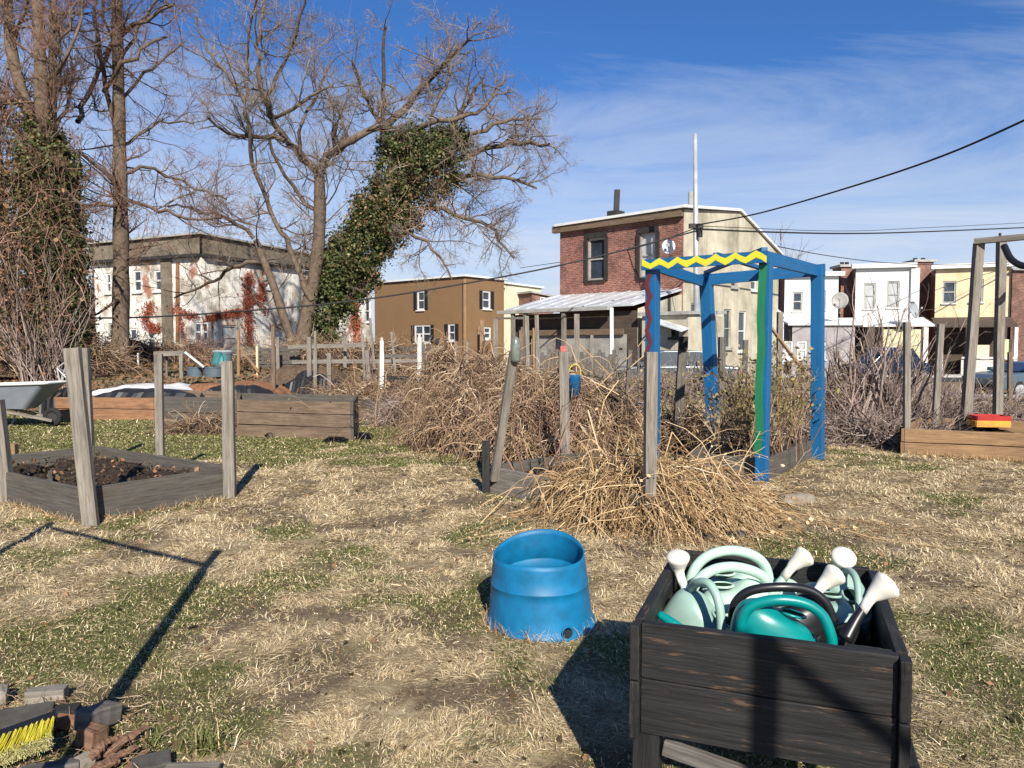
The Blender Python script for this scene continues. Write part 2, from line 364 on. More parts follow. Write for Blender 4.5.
def np_mesh(name, V, faces, mask=None, smooth=False):
    me = bpy.data.meshes.new(name); V = np.ascontiguousarray(V, dtype=np.float32)
    me.vertices.add(len(V)); me.vertices.foreach_set('co', V.ravel())
    loops = np.concatenate([f.ravel() for f in faces]).astype(np.int32)
    cnt = np.concatenate([np.full(len(f), f.shape[1]) for f in faces]); st = np.concatenate([[0], np.cumsum(cnt)[:-1]]).astype(np.int32)
    me.loops.add(len(loops)); me.loops.foreach_set('vertex_index', loops)
    me.polygons.add(len(cnt)); me.polygons.foreach_set('loop_start', st)
    if smooth: me.polygons.foreach_set('use_smooth', np.ones(len(cnt), bool))
    me.update(calc_edges=True)
    if mask is not None:
        a = me.color_attributes.new('mask', 'FLOAT_COLOR', 'POINT')
        c = np.zeros((len(V), 4), np.float32); c[:, :mask.shape[1]] = mask; c[:, 3] = 1; a.data.foreach_set('color', c.ravel())
    return me
def tubes(P, Rad, n=3):
    """P (N,K,3), Rad (N,K) -> verts, quads"""
    P = np.asarray(P, float); N_, K, _ = P.shape
    T = np.empty_like(P); T[:, 1:-1] = P[:, 2:]-P[:, :-2]; T[:, 0] = P[:, 1]-P[:, 0]; T[:, -1] = P[:, -1]-P[:, -2]
    T /= np.linalg.norm(T, axis=2, keepdims=True)+1e-9
    ref = np.where(np.abs(T[:, :1, 2:3]) < .9, np.array([[[0, 0, 1.]]]), np.array([[[1., 0, 0]]]))
    X = np.cross(T, ref); X /= np.linalg.norm(X, axis=2, keepdims=True)+1e-9; Y = np.cross(T, X)
    a = 2*np.pi*np.arange(n)/n
    V = P[:, :, None]+(X[:, :, None]*np.cos(a)[None, None, :, None]+Y[:, :, None]*np.sin(a)[None, None, :, None])*np.asarray(Rad)[:, :, None, None]
    V = V.reshape(-1, 3); i = np.arange(N_)[:, None, None]*K*n; k = np.arange(K-1)[None, :, None]*n; j = np.arange(n)[None, None, :]
    a0 = i+k+j; a1 = i+k+(j+1) % n
    F = np.stack([a0, a1, a1+n, a0+n], -1).reshape(-1, 4); return V, F
def merge(parts):
    V = []; F = []; o = 0
    for v, f in parts: V.append(v); F.append(f+o); o += len(v)
    return np.concatenate(V), np.concatenate(F)
def tube_obj(name, parts, mat, parent=None, loc=(0, 0, 0)):
    V, F = merge(parts); o = np.array(ORG[parent] if parent is not None else loc)
    return link(name, np_mesh(name, V-o, [F]), M[mat], parent, loc)
def unit(a): return a/(np.linalg.norm(a, axis=-1, keepdims=True)+1e-9)
def leaves(c, size, flatn=None, fl=0.0):
    """random quads around centres"""
    n = len(c); nrm = unit(RS.normal(size=(n, 3)) + (flatn*fl if flatn is not None else 0)); t = unit(np.cross(nrm, RS.normal(size=(n, 3)))); b = np.cross(nrm, t)
    s = (size*np.clip(RS.lognormal(-.1, .4, n), .35, 2.2))[:, None]
    V = np.stack([c-t*s, c-b*s*.7+nrm*s*.2, c+t*s, c+b*s*.7+nrm*s*.2], 1).reshape(-1, 3)
    return V, np.arange(4*n).reshape(n, 4)
def grow(P0, D0, Ln, r0, K=5, up=.25, wob=.35, droop=0):
    n = len(P0); P = np.empty((n, K, 3)); P[:, 0] = P0; d = unit(D0)
    for k in range(1, K):
        d = unit(d+RS.normal(size=(n, 3))*wob+np.array([0, 0, up-droop*k/K])); P[:, k] = P[:, k-1]+d*(Ln/(K-1))[:, None]
    rad = r0[:, None]*np.linspace(1, .35, K)[None]
    return P, rad
def spawn(P, rad, m, ang=.9, t0=.15):
    """m children for each path"""
    N_, K, _ = P.shape; idx = np.repeat(np.arange(N_), m); t = RS.uniform(t0, 1, len(idx))*(K-1); k = np.minimum(t.astype(int), K-2); f = (t-k)[:, None]
    p = P[idx, k]*(1-f)+P[idx, k+1]*f; d = unit(P[idx, k+1]-P[idx, k]); rr = rad[idx, k]
    d = unit(d+unit(RS.normal(size=d.shape))*ang); return p, d, rr, t/(K-1), idx
def resample(pts, rr, step):
    pts = np.array(pts); d = np.linalg.norm(np.diff(pts, axis=0), axis=1); s = np.concatenate([[0], np.cumsum(d)]); n = max(3, int(s[-1]/step)+1); q = np.linspace(0, s[-1], n)
    # smooth interpolation
    out = np.stack([np.interp(q, s, pts[:, i]) for i in range(3)], 1)
    for _ in range(2): out[1:-1] = (out[:-2]+2*out[1:-1]+out[2:])/4
    return out, np.interp(q, s, rr)
def limb(px, D, dz=0.0, ph=0.0, step=.5):
    """px: list of (x, y, r_px); dz depth wander"""
    pts = []; rr = []
    for i, (x, y, r) in enumerate(px):
        d = D+dz*math.sin(ph+i*.8) if i else D
        pts.append(PX(x, y, d)); rr.append(r*D/FPX)
    return resample(pts, rr, step)
def tree(name, label, D, base_px, trunks, limbs, tw='twig', l1=2.2, dens=1.6, m2=5, m3=5, m4=0, up=.18, group=None, rmin=.005, ang=.9, droop=0):
    loc = GX(base_px, D); t = thing(name, label, 'tree', loc, group)
    parts = []; paths = []
    for i, L in enumerate(trunks):
        P, r = limb(L, D, .25, i*2.0); P[:, 1] += 0
        P = P.copy(); r = r*(1+.06*np.sin(np.arange(len(r))*1.7)); parts.append(tubes(P[None], r[None], 10)); paths.append((P, r))
    tube_obj('trunk', parts, 'bark', t)
    o2 = []; 
    for i, L in enumerate(limbs):
        P, r = limb(L, D, 1.3, i*1.7+.3); P = P+RS.normal(size=P.shape)*.05; o2.append(tubes(P[None], r[None], 7)); paths.append((P, r))
    p = []; d = []; rr = []
    for P, r in paths:
        for k in range(1, len(P)-1):
            if P[k][2] < 3.2: continue
            seglen = np.linalg.norm(P[k+1]-P[k])
            for _ in range(RS.poisson(dens*seglen)):
                dd = unit(P[k+1]-P[k]); w = unit(RS.normal(size=3)); p.append(P[k]+(P[k+1]-P[k])*RS.rand()); d.append(unit(dd*.6+w)); rr.append(min(r[k]*.42, .034))
    p = np.array(p); d = np.array(d); rr = np.array(rr); ln = RS.uniform(.5, 1.2, len(p))*l1
    A, ra = grow(p, d, ln, np.maximum(rr, .012), 7, up, .22, droop); o2.append(tubes(A, ra, 4))
    bo = tube_obj('limbs', o2, 'bark', t)
    tp = []
    p, d, r_, tt, ix = spawn(A, ra, m2, ang); ln2 = ln[ix]*(1.15-tt*.7)*RS.uniform(.35, .75, len(ix))
    B, rb = grow(p, d, ln2, np.maximum(r_*.6, rmin*1.4), 5, up, .25, droop); tp.append(tubes(B, rb))
    p, d, r_, tt, ix = spawn(B, rb, m3, ang); ln3 = ln2[ix]*(1.2-tt*.6)*RS.uniform(.35, .8, len(ix))
    Cc, rc = grow(p, d, ln3, np.maximum(r_*.65, rmin), 4, up, .25, droop); tp.append(tubes(Cc, rc))
    if m4:
        p, d, r_, tt, ix = spawn(Cc, rc, m4, ang); ln4 = ln3[ix]*RS.uniform(.4, .8, len(ix))
        Dd, rd = grow(p, d, ln4, np.full(len(ix), rmin*.8), 3, up, .25, droop); tp.append(tubes(Dd, rd))
    tube_obj('crown', tp, tw, t)
    return t
def bez(pts, n=14):
    """catmull-rom through points"""
    pts = [Vector(p) for p in pts]; P = [pts[0]*2-pts[1]]+pts+[pts[-1]*2-pts[-2]]; out = []
    for i in range(1, len(P)-2):
        for k in range(n):
            t = k/n; a, b, c, d = P[i-1], P[i], P[i+1], P[i+2]
            out.append(.5*((2*b)+(c-a)*t+(2*a-5*b+4*c-d)*t*t+(3*b-a-3*c+d)*t**3))
    out.append(pts[-1]); return out
#SECTIONS
# ================================================================== light and sky
w = bpy.data.worlds.new('World'); S.world = w; w.use_nodes = True; nt = w.node_tree; N = nt.nodes; L = nt.links
LD = Vector((-.30, 1.5, -1.0)); ELEV = math.atan(1/math.hypot(.30, 1.5)); AZ = math.atan2(.30, -1.5)
sky = N.new('ShaderNodeTexSky'); sky.sky_type = 'NISHITA'; sky.sun_disc = False; sky.sun_elevation = ELEV; sky.sun_rotation = AZ
sky.air_density = 1.0; sky.dust_density = .3; sky.ozone_density = 2.2
bg = N['Background']; bg.inputs[1].default_value = .068
tc = N.new('ShaderNodeTexCoord'); sp = N.new('ShaderNodeSeparateXYZ'); L.new(tc.outputs['Generated'], sp.inputs[0])
za = nd(N, 'ShaderNodeMath', operation='ADD'); L.new(sp.outputs[2], za.inputs[0]); za.inputs[1].default_value = .12
dx = nd(N, 'ShaderNodeMath', operation='DIVIDE'); L.new(sp.outputs[0], dx.inputs[0]); L.new(za.outputs[0], dx.inputs[1])
dy = nd(N, 'ShaderNodeMath', operation='DIVIDE'); L.new(sp.outputs[1], dy.inputs[0]); L.new(za.outputs[0], dy.inputs[1])
cb = N.new('ShaderNodeCombineXYZ'); L.new(dx.outputs[0], cb.inputs[0]); L.new(dy.outputs[0], cb.inputs[1])
mp = N.new('ShaderNodeMapping'); mp.inputs['Scale'].default_value = (.38, .66, 1); mp.inputs['Rotation'].default_value = (0, 0, R(-24)); L.new(cb.outputs[0], mp.inputs[0])
n1 = nd(N, 'ShaderNodeTexNoise', _Scale=.9, _Detail=12, _Roughness=.66, _Distortion=.9); L.new(mp.outputs[0], n1.inputs['Vector'])
mr = nd(N, 'ShaderNodeMapRange'); mr.inputs[1].default_value = .02; mr.inputs[2].default_value = .50; mr.inputs[3].default_value = .46; mr.inputs[4].default_value = -.27
L.new(sp.outputs[2], mr.inputs[0])
ad = nd(N, 'ShaderNodeMath', operation='ADD'); L.new(n1.outputs['Fac'], ad.inputs[0]); L.new(mr.outputs[0], ad.inputs[1])
cr = ramp(N, [(.44, (0, 0, 0)), (.60, (.42, .42, .42)), (.92, (.94, .94, .94))]); L.new(ad.outputs[0], cr.inputs[0])
tint = mixc(N, L, 1.0, sky.outputs[0], (.36, .68, 1.12), 'MULTIPLY')
col = mixc(N, L, cr.outputs[0], tint, (6.4, 7.0, 8.0))
L.new(col, bg.inputs[0])
sl = bpy.data.lights.new('sun', 'SUN'); sl.energy = 4.8; sl.angle = R(.53); sl.color = (1, .94, .84); so = bpy.data.objects.new('sun', sl); C.objects.link(so)
so.rotation_euler = LD.to_track_quat('-Z', 'Y').to_euler(); so.location = (5, -20, 20)
S.view_settings.view_transform = 'Standard'; S.view_settings.look = 'None'; S.view_settings.exposure = .70; S.view_settings.gamma = 1
S.cycles.max_bounces = 6; S.cycles.diffuse_bounces = 3; S.cycles.transparent_max_bounces = 4
# ================================================================== ground
def axis(a, b, n, far):
    return np.concatenate([np.linspace(-far, a, 14)[:-1]**1, np.linspace(a, b, n), np.linspace(b, far, 14)[1:]])
xs = np.concatenate([-np.geomspace(900, 16, 30), np.linspace(-15.7, 15.7, 360), np.geomspace(16, 900, 30)])
ys = np.concatenate([[-60, -20, -6, 0], np.linspace(1.2, 30, 380), np.geomspace(30.5, 1500, 50)])
X, Y = np.meshgrid(xs, ys); near = 1-sst(Y, 12, 28)
Z = H(X, Y)+near*(fbm(X*1.3, Y*1.3, 5, 5)-.5)*.05*sst(Y, 1, 2)
nx, ny = len(xs), len(ys); V = np.stack([X, Y, Z], -1).reshape(-1, 3)
i = (np.arange(ny-1)[:, None]*nx+np.arange(nx-1)[None]).ravel(); F = np.stack([i, i+1, i+nx+1, i+nx], -1)
litm = np.clip(sst(V[:, 1], 17, 20)*(1-sst(V[:, 1], 200, 300)), 0, 1)
mask = np.stack([greenness(V[:, 0], V[:, 1])*(1-litm*.5), np.maximum(dirtness(V[:, 0], V[:, 1])*.8, litm*.7)], -1)
g = link('ground', np_mesh('ground', V, [F], mask, True), M['ground']); tag(g, 'flat vegetable plot ground with patchy dry turf', 'ground', kind='structure')
def gz(x, y): return H(x, y)+(1-sst(y, 12, 28))*(fbm(np.asarray(x)*1.3, np.asarray(y)*1.3, 5, 5)-.5)*.05
# blades
def blades(name, label, n, y0, y1, kind, pw=.5):
    u = RS.rand(n); k_ = .5
    y = (y0**k_+u*(y1**k_-y0**k_))**(1/k_); x = RS.uniform(-1, 1, n)*(y*.74+.7)
    g_ = greenness(x, y); dr = dirtness(x, y); tu = fbm(x*5, y*5, 77, 3)
    keep = (RS.rand(n) < (g_*.95+.04)) if kind == 'green' else (RS.rand(n) < (1-g_*.9)*(1-.75*dr)*np.clip((tu-.22)/.25, .15, 1))
    x, y, g_, tu = x[keep], y[keep], g_[keep], tu[keep]; n = len(x); z = gz(x, y); sc = np.clip(.75+y*.05, .8, 2.0)
    flow = fbm(x*1.7, y*1.7, 60, 3)*14+fbm(x*7, y*7, 61, 2)*4
    if kind == 'green':
        a = RS.uniform(0, 2*np.pi, n); ln = RS.uniform(.012, .034, n)*sc; el = RS.uniform(.2, 1.2, n); el2 = el-RS.uniform(.3, 1.2, n); w = np.maximum(.0019, y*.00055)
    else:
        a = flow+RS.normal(size=n)*.75; ln = RS.uniform(.02, .07, n)*sc*(.7+.6*tu); el = np.abs(RS.normal(size=n))*.22+(RS.rand(n) < .08)*RS.uniform(.2, .9, n); el2 = el-RS.uniform(.05, .5, n); w = np.maximum(.0010, y*.0004)
    w = w*RS.uniform(.6, 1.3, n); a2 = a+RS.normal(size=n)*.3; lift = RS.rand(n)*.009*(kind != 'green')*np.clip(tu*2-.4, 0, 1)
    p0 = np.stack([x, y, z-.003+lift], -1); d1 = np.stack([np.cos(a)*np.cos(el), np.sin(a)*np.cos(el), np.sin(el)], -1)
    d2 = np.stack([np.cos(a2)*np.cos(el2), np.sin(a2)*np.cos(el2), np.sin(el2)], -1)
    p1 = p0+d1*(ln*.5)[:, None]; p2 = p1+d2*(ln*.5)[:, None]; p2[:, 2] = np.maximum(p2[:, 2], z+.003)
    s = np.stack([-np.sin(a), np.cos(a), RS.normal(size=n)*.3], -1)*w[:, None]
    V = np.stack([p0-s, p0+s, p1+s, p1-s, p2], 1).reshape(-1, 3); i = np.arange(n)*5
    F1 = np.stack([i, i+1, i+2, i+3], -1); F2 = np.stack([i+3, i+2, i+4], -1)
    gm = (RS.rand(n) < np.where(y < 8, .62, .85)) if kind == 'green' else (RS.rand(n) < g_*.15)
    mk = np.repeat(gm.astype(float), 5)[:, None]
    o = link(name, np_mesh(name, V, [F1, F2], np.concatenate([mk, mk*0], 1)), M['blade']); tag(o, label, 'grass', kind='stuff')
blades('dry_grass', 'pale dry straw grass covering the ground', 1400000, 2.0, 20, 'straw')
blades('green_grass', 'short green grass growing in patches', 760000, 2.0, 20, 'green')
# road, kerb, pavement beyond the plot on the right
def sheet(name, mat, x0, x1, y0, y1, z, label, cat):
    mb = MB().quad((x0, y0, z), (x1, y0, z), (x1, y1, z), (x0, y1, z)); o = mb.build(name, mat, loc=((x0+x1)/2, (y0+y1)/2, z)); tag(o, label, cat, kind='structure'); return o
sheet('road', 'asphalt', 8.6, 90, 38.0, 43.6, -.296, 'asphalt street before the row houses', 'road')
kb = MB().box((49.3, 44.35, -.24), (81.4, 1.5, .13)); tag(kb.build('pavement', 'concrete'), 'pavement with kerb in front of the row houses', 'pavement', kind='structure')
# fallen leaves on the bank
n = 9000; x = RS.uniform(-17, -2, n); y = RS.uniform(17.5, 27, n); c = np.stack([x, y, gz(x, y)+.03], -1)
V, F = leaves(c, .055); o = link('fallen_leaves', np_mesh('fallen_leaves', V, [F]), M['dry_ivy']); tag(o, 'brown fallen leaves on the bank under the trees', 'leaves', kind='stuff')
n = 1500; y = (2.2**.5+RS.rand(n)*(13**.5-2.2**.5))**2; x = RS.uniform(-1, 1, n)*(y*.74+.5); c = np.stack([x, y, gz(x, y)+.012], -1)
V, F = leaves(c, .016, np.array([0, 0, 1.]), 1.4); o = link('leaf_crumbs', np_mesh('leaf_crumbs', V, [F]), M['dry_ivy']); tag(o, 'small brown leaf crumbs scattered over the turf', 'leaves', kind='stuff')
# ================================================================== buildings
UP = Vector((0, 0, 1))
def wallmesh(mb, a, b, z0, za, zb, ops, inward, th=.22):
    a = Vector((*a[:2], 0)); b = Vector((*b[:2], 0)); Ln = (b-a).length; e = (b-a)/Ln; inn = Vector((*inward[:2], 0)).normalized()*th
    us = sorted({0, Ln, *[o[0] for o in ops], *[o[1] for o in ops]}); us = [u for u in us if 0 <= u <= Ln]
    zt = lambda u: za+(zb-za)*u/Ln
    zs = sorted({z0, *[o[2] for o in ops], *[o[3] for o in ops]})
    P = lambda u, z: a+e*u+UP*z
    for i in range(len(us)-1):
        u0, u1 = us[i], us[i+1]
        if u1-u0 < 1e-5: continue
        for j in range(len(zs)):
            q0 = zs[j]; top = j == len(zs)-1; q1 = None if top else zs[j+1]
            um = (u0+u1)/2
            if not top and any(o[0] < um < o[1] and o[2] < (q0+q1)/2 < o[3] for o in ops): continue
            t0, t1 = (zt(u0), zt(u1)) if top else (q1, q1)
            mb.quad(P(u0, q0), P(u1, q0), P(u1, t1), P(u0, t0), [(u0, q0), (u1, q0), (u1, t1), (u0, t0)])
    for (u0, u1, q0, q1) in ops:
        for (A, B) in ((P(u0, q0), P(u0, q1)), (P(u1, q0), P(u1, q1)), (P(u0, q0), P(u1, q0)), (P(u0, q1), P(u1, q1))):
            mb.quad(A, B, B+inn, A+inn)
def window(parent, a, b, o, inward, pane='glass', frame='white_trim', fw=.07, double=False, shutters=False, bars=1, sill=True, trim=None):
    a = Vector((*a[:2], 0)); b = Vector((*b[:2], 0)); e = (b-a).normalized(); inn = Vector((*inward[:2], 0)).normalized()
    u0, u1, z0, z1 = o; P = lambda u, z, d: a+e*u+UP*z+inn*d
    m = MB(); d = .07; h = fw/2
    m.beam(P(u0+h, z0, d), P(u0+h, z1, d), fw, .06, side=e); m.beam(P(u1-h, z0, d), P(u1-h, z1, d), fw, .06, side=e)
    m.beam(P(u0+fw, z0+h, d), P(u1-fw, z0+h, d), fw, .06, side=UP); m.beam(P(u0+fw, z1-h, d), P(u1-fw, z1-h, d), fw, .06, side=UP)
    for k in range(bars):
        zz = z0+(z1-z0)*(k+1)/(bars+1); m.beam(P(u0+fw, zz, d+.004), P(u1-fw, zz, d+.004), fw*.8, .05, side=UP)
    if double: m.beam(P((u0+u1)/2, z0+fw, d+.008), P((u0+u1)/2, z1-fw, d+.008), fw*1.1, .05, side=e)
    f = m.build('window', frame, parent)
    p = MB().quad(P(u0+.01, z0+.01, d+.04), P(u1-.01, z0+.01, d+.04), P(u1-.01, z1-.01, d+.04), P(u0+.01, z1-.01, d+.04)); po = p.build('pane', pane, parent); po.parent = f
    if sill:
        s_ = MB().beam(P(u0-.06, z0-.05, -.03), P(u1+.06, z0-.05, -.03), .09, .16, side=UP).build('sill', trim or frame, parent); s_.parent = f
    if shutters:
        for us in (u0-.19, u1+.19):
            sh = MB().beam(P(us, z0, -.025), P(us, z1, -.025), .32, .05, side=e).build('shutter', 'shutter', parent); sh.parent = f
    return f
def ops_px(a, b, lst, z_off=0):
    out = []
    for (x0, x1, y0, y1) in lst:
        u0, zt = hit(a, b, x0, (y0+y1)/2)[0], hit(a, b, (x0+x1)/2, y0)[1]; u1, zb = hit(a, b, x1, (y0+y1)/2)[0], hit(a, b, (x0+x1)/2, y1)[1]
        out.append((min(u0, u1), max(u0, u1), zb, zt))
    return out
def part(parent, name, mat, fn, **k):
    m = MB(); fn(m); return m.build(name, mat, parent, **k)
V3 = Vector
# ---- red brick house with cream side
Dn = 30.0; A = V3((2.2, 34.4, 0)); B = V3((6.85, 30.0, 0)); e = (B-A).normalized(); nb = V3((-e.y, e.x, 0)); nb = nb if nb.y > 0 else -nb   # into house
Lb = 8.9; Cc = B+nb*Lb; Dd = A+nb*Lb
house = thing('brick_house', 'two-storey red brick house with cream side wall behind the blue arbor', 'house', (4.5, 36, 0))
o1 = ops_px(A, B, [(588, 605, 238, 280), (640, 656, 233, 277)])
part(house, 'brick_wall', 'brick_red', lambda m: wallmesh(m, A, B, -.4, 6.95, 6.95, o1, nb))
window(house, A, B, o1[0], nb, 'glass', 'grey_trim', .08, trim='dark_trim'); window(house, A, B, o1[1], nb, 'blind', 'grey_trim', .08, trim='dark_trim')
for o in o1:   # soot-dark lintels
    part(house, 'lintel', 'dark_trim', lambda m: m.beam(A+e*(o[0]-.12)+UP*(o[3]+.12)-nb*.03, A+e*(o[1]+.12)+UP*(o[3]+.12)-nb*.03, .22, .1, side=UP))
    for u in (o[0]-.09, o[1]+.09): part(house, 'window_surround', 'dark_trim', lambda m: m.beam(A+e*u+UP*(o[2]-.05)-nb*.03, A+e*u+UP*(o[3]+.005)-nb*.03, .16, .08, side=e))
o2 = ops_px(B, Cc, [(691, 697.5, 303, 335), (731, 737, 275, 287), (751, 757, 273, 290), (723.5, 731, 309, 348), (738.5, 746, 311, 351)])
t1 = 4.7; Bm = B+nb*t1
oa = [o for o in o2 if o[1] < t1-.05]; ob = [(o[0]-t1, o[1]-t1, o[2], o[3]) for o in o2 if o[0] > t1+.02]
part(house, 'side_wall', 'cream_stucco', lambda m: (wallmesh(m, B, Bm, -.4, 7.0, 7.5, oa, A-B), wallmesh(m, Bm, Cc, -.4, 7.5, 5.95, ob, A-B)))
for o in oa: window(house, B, Bm, o, A-B, 'glass', 'grey_trim', .06)
for k, o in enumerate(ob): window(house, Bm, Cc, o, A-B, 'blind' if k == 2 else 'glass', 'white_trim' if k < 3 else 'grey_trim', .06)
part(house, 'rear_wall', 'cream_stucco', lambda m: (wallmesh(m, A, Dd, -.4, 6.95, 6.0, [], e), wallmesh(m, Dd, Cc, -.4, 6.0, 5.95, [], -nb)))
def roofb(m):
    ov = .12; q = lambda P, z: P+UP*z
    a0 = A-e*ov-nb*.3; b0 = B+e*.2-nb*.3; am = A-e*ov+nb*t1; bm_ = B+e*ov+nb*t1; a1 = Dd-e*ov+nb*.2; b1 = Cc+e*ov+nb*.2
    m.prism([q(a0, 6.98), q(b0, 7.02), q(bm_, 7.52), q(am, 7.5)], UP*.11); m.prism([q(am, 7.5), q(bm_, 7.52), q(b1, 5.98), q(a1, 5.98)], UP*.11)
part(house, 'roof', 'white_trim', roofb)
part(house, 'eave_board', 'brown_wood', lambda m: m.beam(A-e*.3-nb*.12+UP*6.86, B+e*.02-nb*.12+UP*6.86, .30, .22, side=UP))
chp = PX(615.5, 250, 34.2); chp.z = 0
part(house, 'chimney', 'dark_trim', lambda m: (m.box(chp+UP*7.35, (.55, .6, .62), rz=math.atan2(e.y, e.x)), m.beam(chp+V3((.02, 0, 7.6)), chp+V3((.06, 0, 8.62)), .24, .24)))
part(house, 'vent_pipe', 'grey_trim', lambda m: m.tube([B+nb*.5+UP*7.1, B+nb*.5+UP*7.75], .1, 8))
# low lean-to with metal roof
le = thing('lean_to_shed', 'low lean-to shed with bright metal roof and dark board wall against the brick house', 'shed', (2.2, 30, 0))
A2 = A-nb*3.5; B2 = B-nb*3.5+nb*.0
A1 = A-e*.3; B1 = B-e*.05
part(le, 'metal_roof', 'metal_roof', lambda m: m.prism([A1+UP*3.82-nb*.01, B1+UP*3.78-nb*.01, B2+UP*3.04, A2+UP*3.04-e*.1], UP*.07))
part(le, 'gutter_board', 'grey_trim', lambda m: m.beam(A2-e*.25+UP*2.98-nb*.2, B2-e*.9+UP*2.98-nb*.2, .14, .35, side=UP))
def seams(m):
    for k in range(9):
        f = .06+k*.115; p0 = A1.lerp(B1, f); p1 = A2.lerp(B2, f); m.beam(p0+UP*3.895-nb*.05, p1+UP*3.12, .04, .025, side=e)
part(le, 'roof_seams', 'metal_roof', seams)
part(le, 'front_wall', 'dark_board', lambda m: wallmesh(m, A2+nb*.3, B2+nb*.3, -.4, 2.88, 2.88, [], nb))
part(le, 'lower_boarding', 'grey_board_wall', lambda m: wallmesh(m, A2+nb*.2+e*1.2, B2+nb*.2-e*.4, -.4, 2.0, 2.0, [], nb))
part(le, 'red_band', 'brown_wood', lambda m: m.beam(A2+nb*.12+e*.9+UP*2.1, B2+nb*.12-e*.5+UP*2.1, .22, .08, side=UP))
part(le, 'side_wall', 'cream_stucco', lambda m: wallmesh(m, B2+nb*.3, B1, -.4, 2.95, 3.65, [], A-B))
for f in (.09, .2, .52): part(le, 'roof_post', 'grey_wood', lambda m: m.beam(A2.lerp(B2, f)-nb*.25-UP*.3, A2.lerp(B2, f)-nb*.25+UP*2.92, .16, .12, side=e))
# small cream extension with slanted white awning
ex = thing('cream_outhouse', 'small cream rendered extension with slanted metal awning beside the lean-to', 'outhouse', (5.6, 28.2, 0))
P0 = V3((4.75, 27.3, 0)); P1 = P0+e*1.9; P2 = P1+nb*2.6; P3 = P0+nb*2.4
oo = ops_px(P0, P1, [(671, 679, 325, 337)])
part(ex, 'wall', 'cream_stucco', lambda m: (wallmesh(m, P0, P1, -.4, 2.65, 2.65, oo, nb), wallmesh(m, P1, P2, -.4, 2.65, 2.65, [], -e), wallmesh(m, P0, P3, -.4, 2.65, 2.65, [], e)))
window(ex, P0, P1, oo[0], nb, 'glass', 'dark_trim', .05)
part(ex, 'roof', 'grey_trim', lambda m: m.prism([P0-nb*.15-e*.1+UP*2.66, P1-nb*.15+e*.12+UP*2.66, P2+UP*2.75+e*.1, P3-e*.1+UP*2.75], UP*.12))
part(ex, 'awning', 'metal_roof', lambda m: m.prism([P0+e*.75+UP*2.5-nb*.02, P0+e*1.95+UP*2.15-nb*.02, P0+e*1.95+UP*2.05-nb*.55, P0+e*.75+UP*2.4-nb*.55], UP*.04))
# white dish on the brick wall
def dish(label, p, aim, r, mat, name='satellite_dish'):
    aim = V3(aim).normalized(); x = aim.cross(UP).normalized(); y = x.cross(aim); p = V3(p)
    t = thing(name, label, 'dish', p, 'satellite dishes on the houses'); m = MB(); rg = []
    for k in range(1, 7):
        q = k/6; rg.append([p+(x*math.cos(a)+y*math.sin(a)*1.1)*r*q+aim*(.22*r*q*q) for a in [2*math.pi*j/20 for j in range(20)]])
    for k in range(6, 0, -1):
        q = k/6; rg.append([p+(x*math.cos(a)+y*math.sin(a)*1.1)*r*q+aim*(.22*r*q*q-.03) for a in [2*math.pi*j/20 for j in range(20)]])
    m.rings(rg); m.build('reflector', mat, t, smooth=True)
    MB().tube([p-y*r*.9+aim*.2*r, p+aim*r*1.05-y*.1*r], .02, 6).build('feed_arm', 'grey_trim', t)
    MB().box(p+aim*r*1.05-y*.1*r, (.1, .1, .12)).build('receiver', 'grey_trim', t)
    MB().tube([p-aim*.03, p-aim*.35-y*.25, p-aim*.38-y*.7], .03, 6).build('bracket', 'grey_trim', t)
dish('round white satellite dish on the corner of the brick house', PX(668.5, 247, 29.2), (-.3, -1, .25), .26, 'white_trim')
# ---- brown house with black shutters
def flat_house(name, label, A, B, depth, zA, zB, wall, trim, ops, wins, side=None, side_ops=(), side_wins=(), zr=None, roof='white_trim', z0=-.4, cat='house'):
    A = V3((*A[:2], 0)); B = V3((*B[:2], 0)); e = (B-A).normalized(); nb = V3((-e.y, e.x, 0)); nb = nb if nb.y > 0 else -nb
    t = thing(name, label, cat, ((A.x+B.x)/2, (A.y+B.y)/2+1, 0)); Cc = B+nb*depth; Dd = A+nb*depth; zr = zr or zB
    O = ops_px(A, B, ops)
    part(t, 'front_wall', wall, lambda m: wallmesh(m, A, B, z0, zA, zB, O, nb))
    for o, k in zip(O, wins): window(t, A, B, o, nb, **k)
    O2 = ops_px(B, Cc, side_ops)
    part(t, 'side_wall', side or wall, lambda m: wallmesh(m, B, Cc, z0, zB, zr, O2, A-B))
    for o, k in zip(O2, side_wins): window(t, B, Cc, o, A-B, **k)
    part(t, 'rear_wall', side or wall, lambda m: (wallmesh(m, A, Dd, z0, zA, zA, [], e), wallmesh(m, Dd, Cc, z0, zA, zr, [], -nb)))
    ov = .18
    part(t, 'roof', roof, lambda m: m.prism([A-e*ov-nb*ov+UP*(zA+.004), B+e*ov-nb*ov+UP*(zB+.004), Cc+e*ov+nb*ov+UP*(zr+.004), Dd-e*ov+nb*ov+UP*(zA+.004)], UP*.14))
    return t, A, B, e, nb
ws = dict(shutters=True, fw=.11); bx = V3((-3.39, 53.7, 0)); bl = V3((-11.0, 59.9, 0))
t, A_, B_, e_, n_ = flat_house('brown_house', 'two-storey brown sided house with black shutters and flat roof', bl, bx, 4.4, 6.5, 6.5, 'brown_siding', 'white_trim',
    [(417, 424.5, 291, 310), (414.5, 430.5, 325, 343), (448, 455, 324, 341)], [ws, dict(double=True, shutters=True, fw=.11), ws], None,
    [(482.5, 490.5, 291, 309), (484, 491, 327, 339)], [ws, dict(fw=.11)])
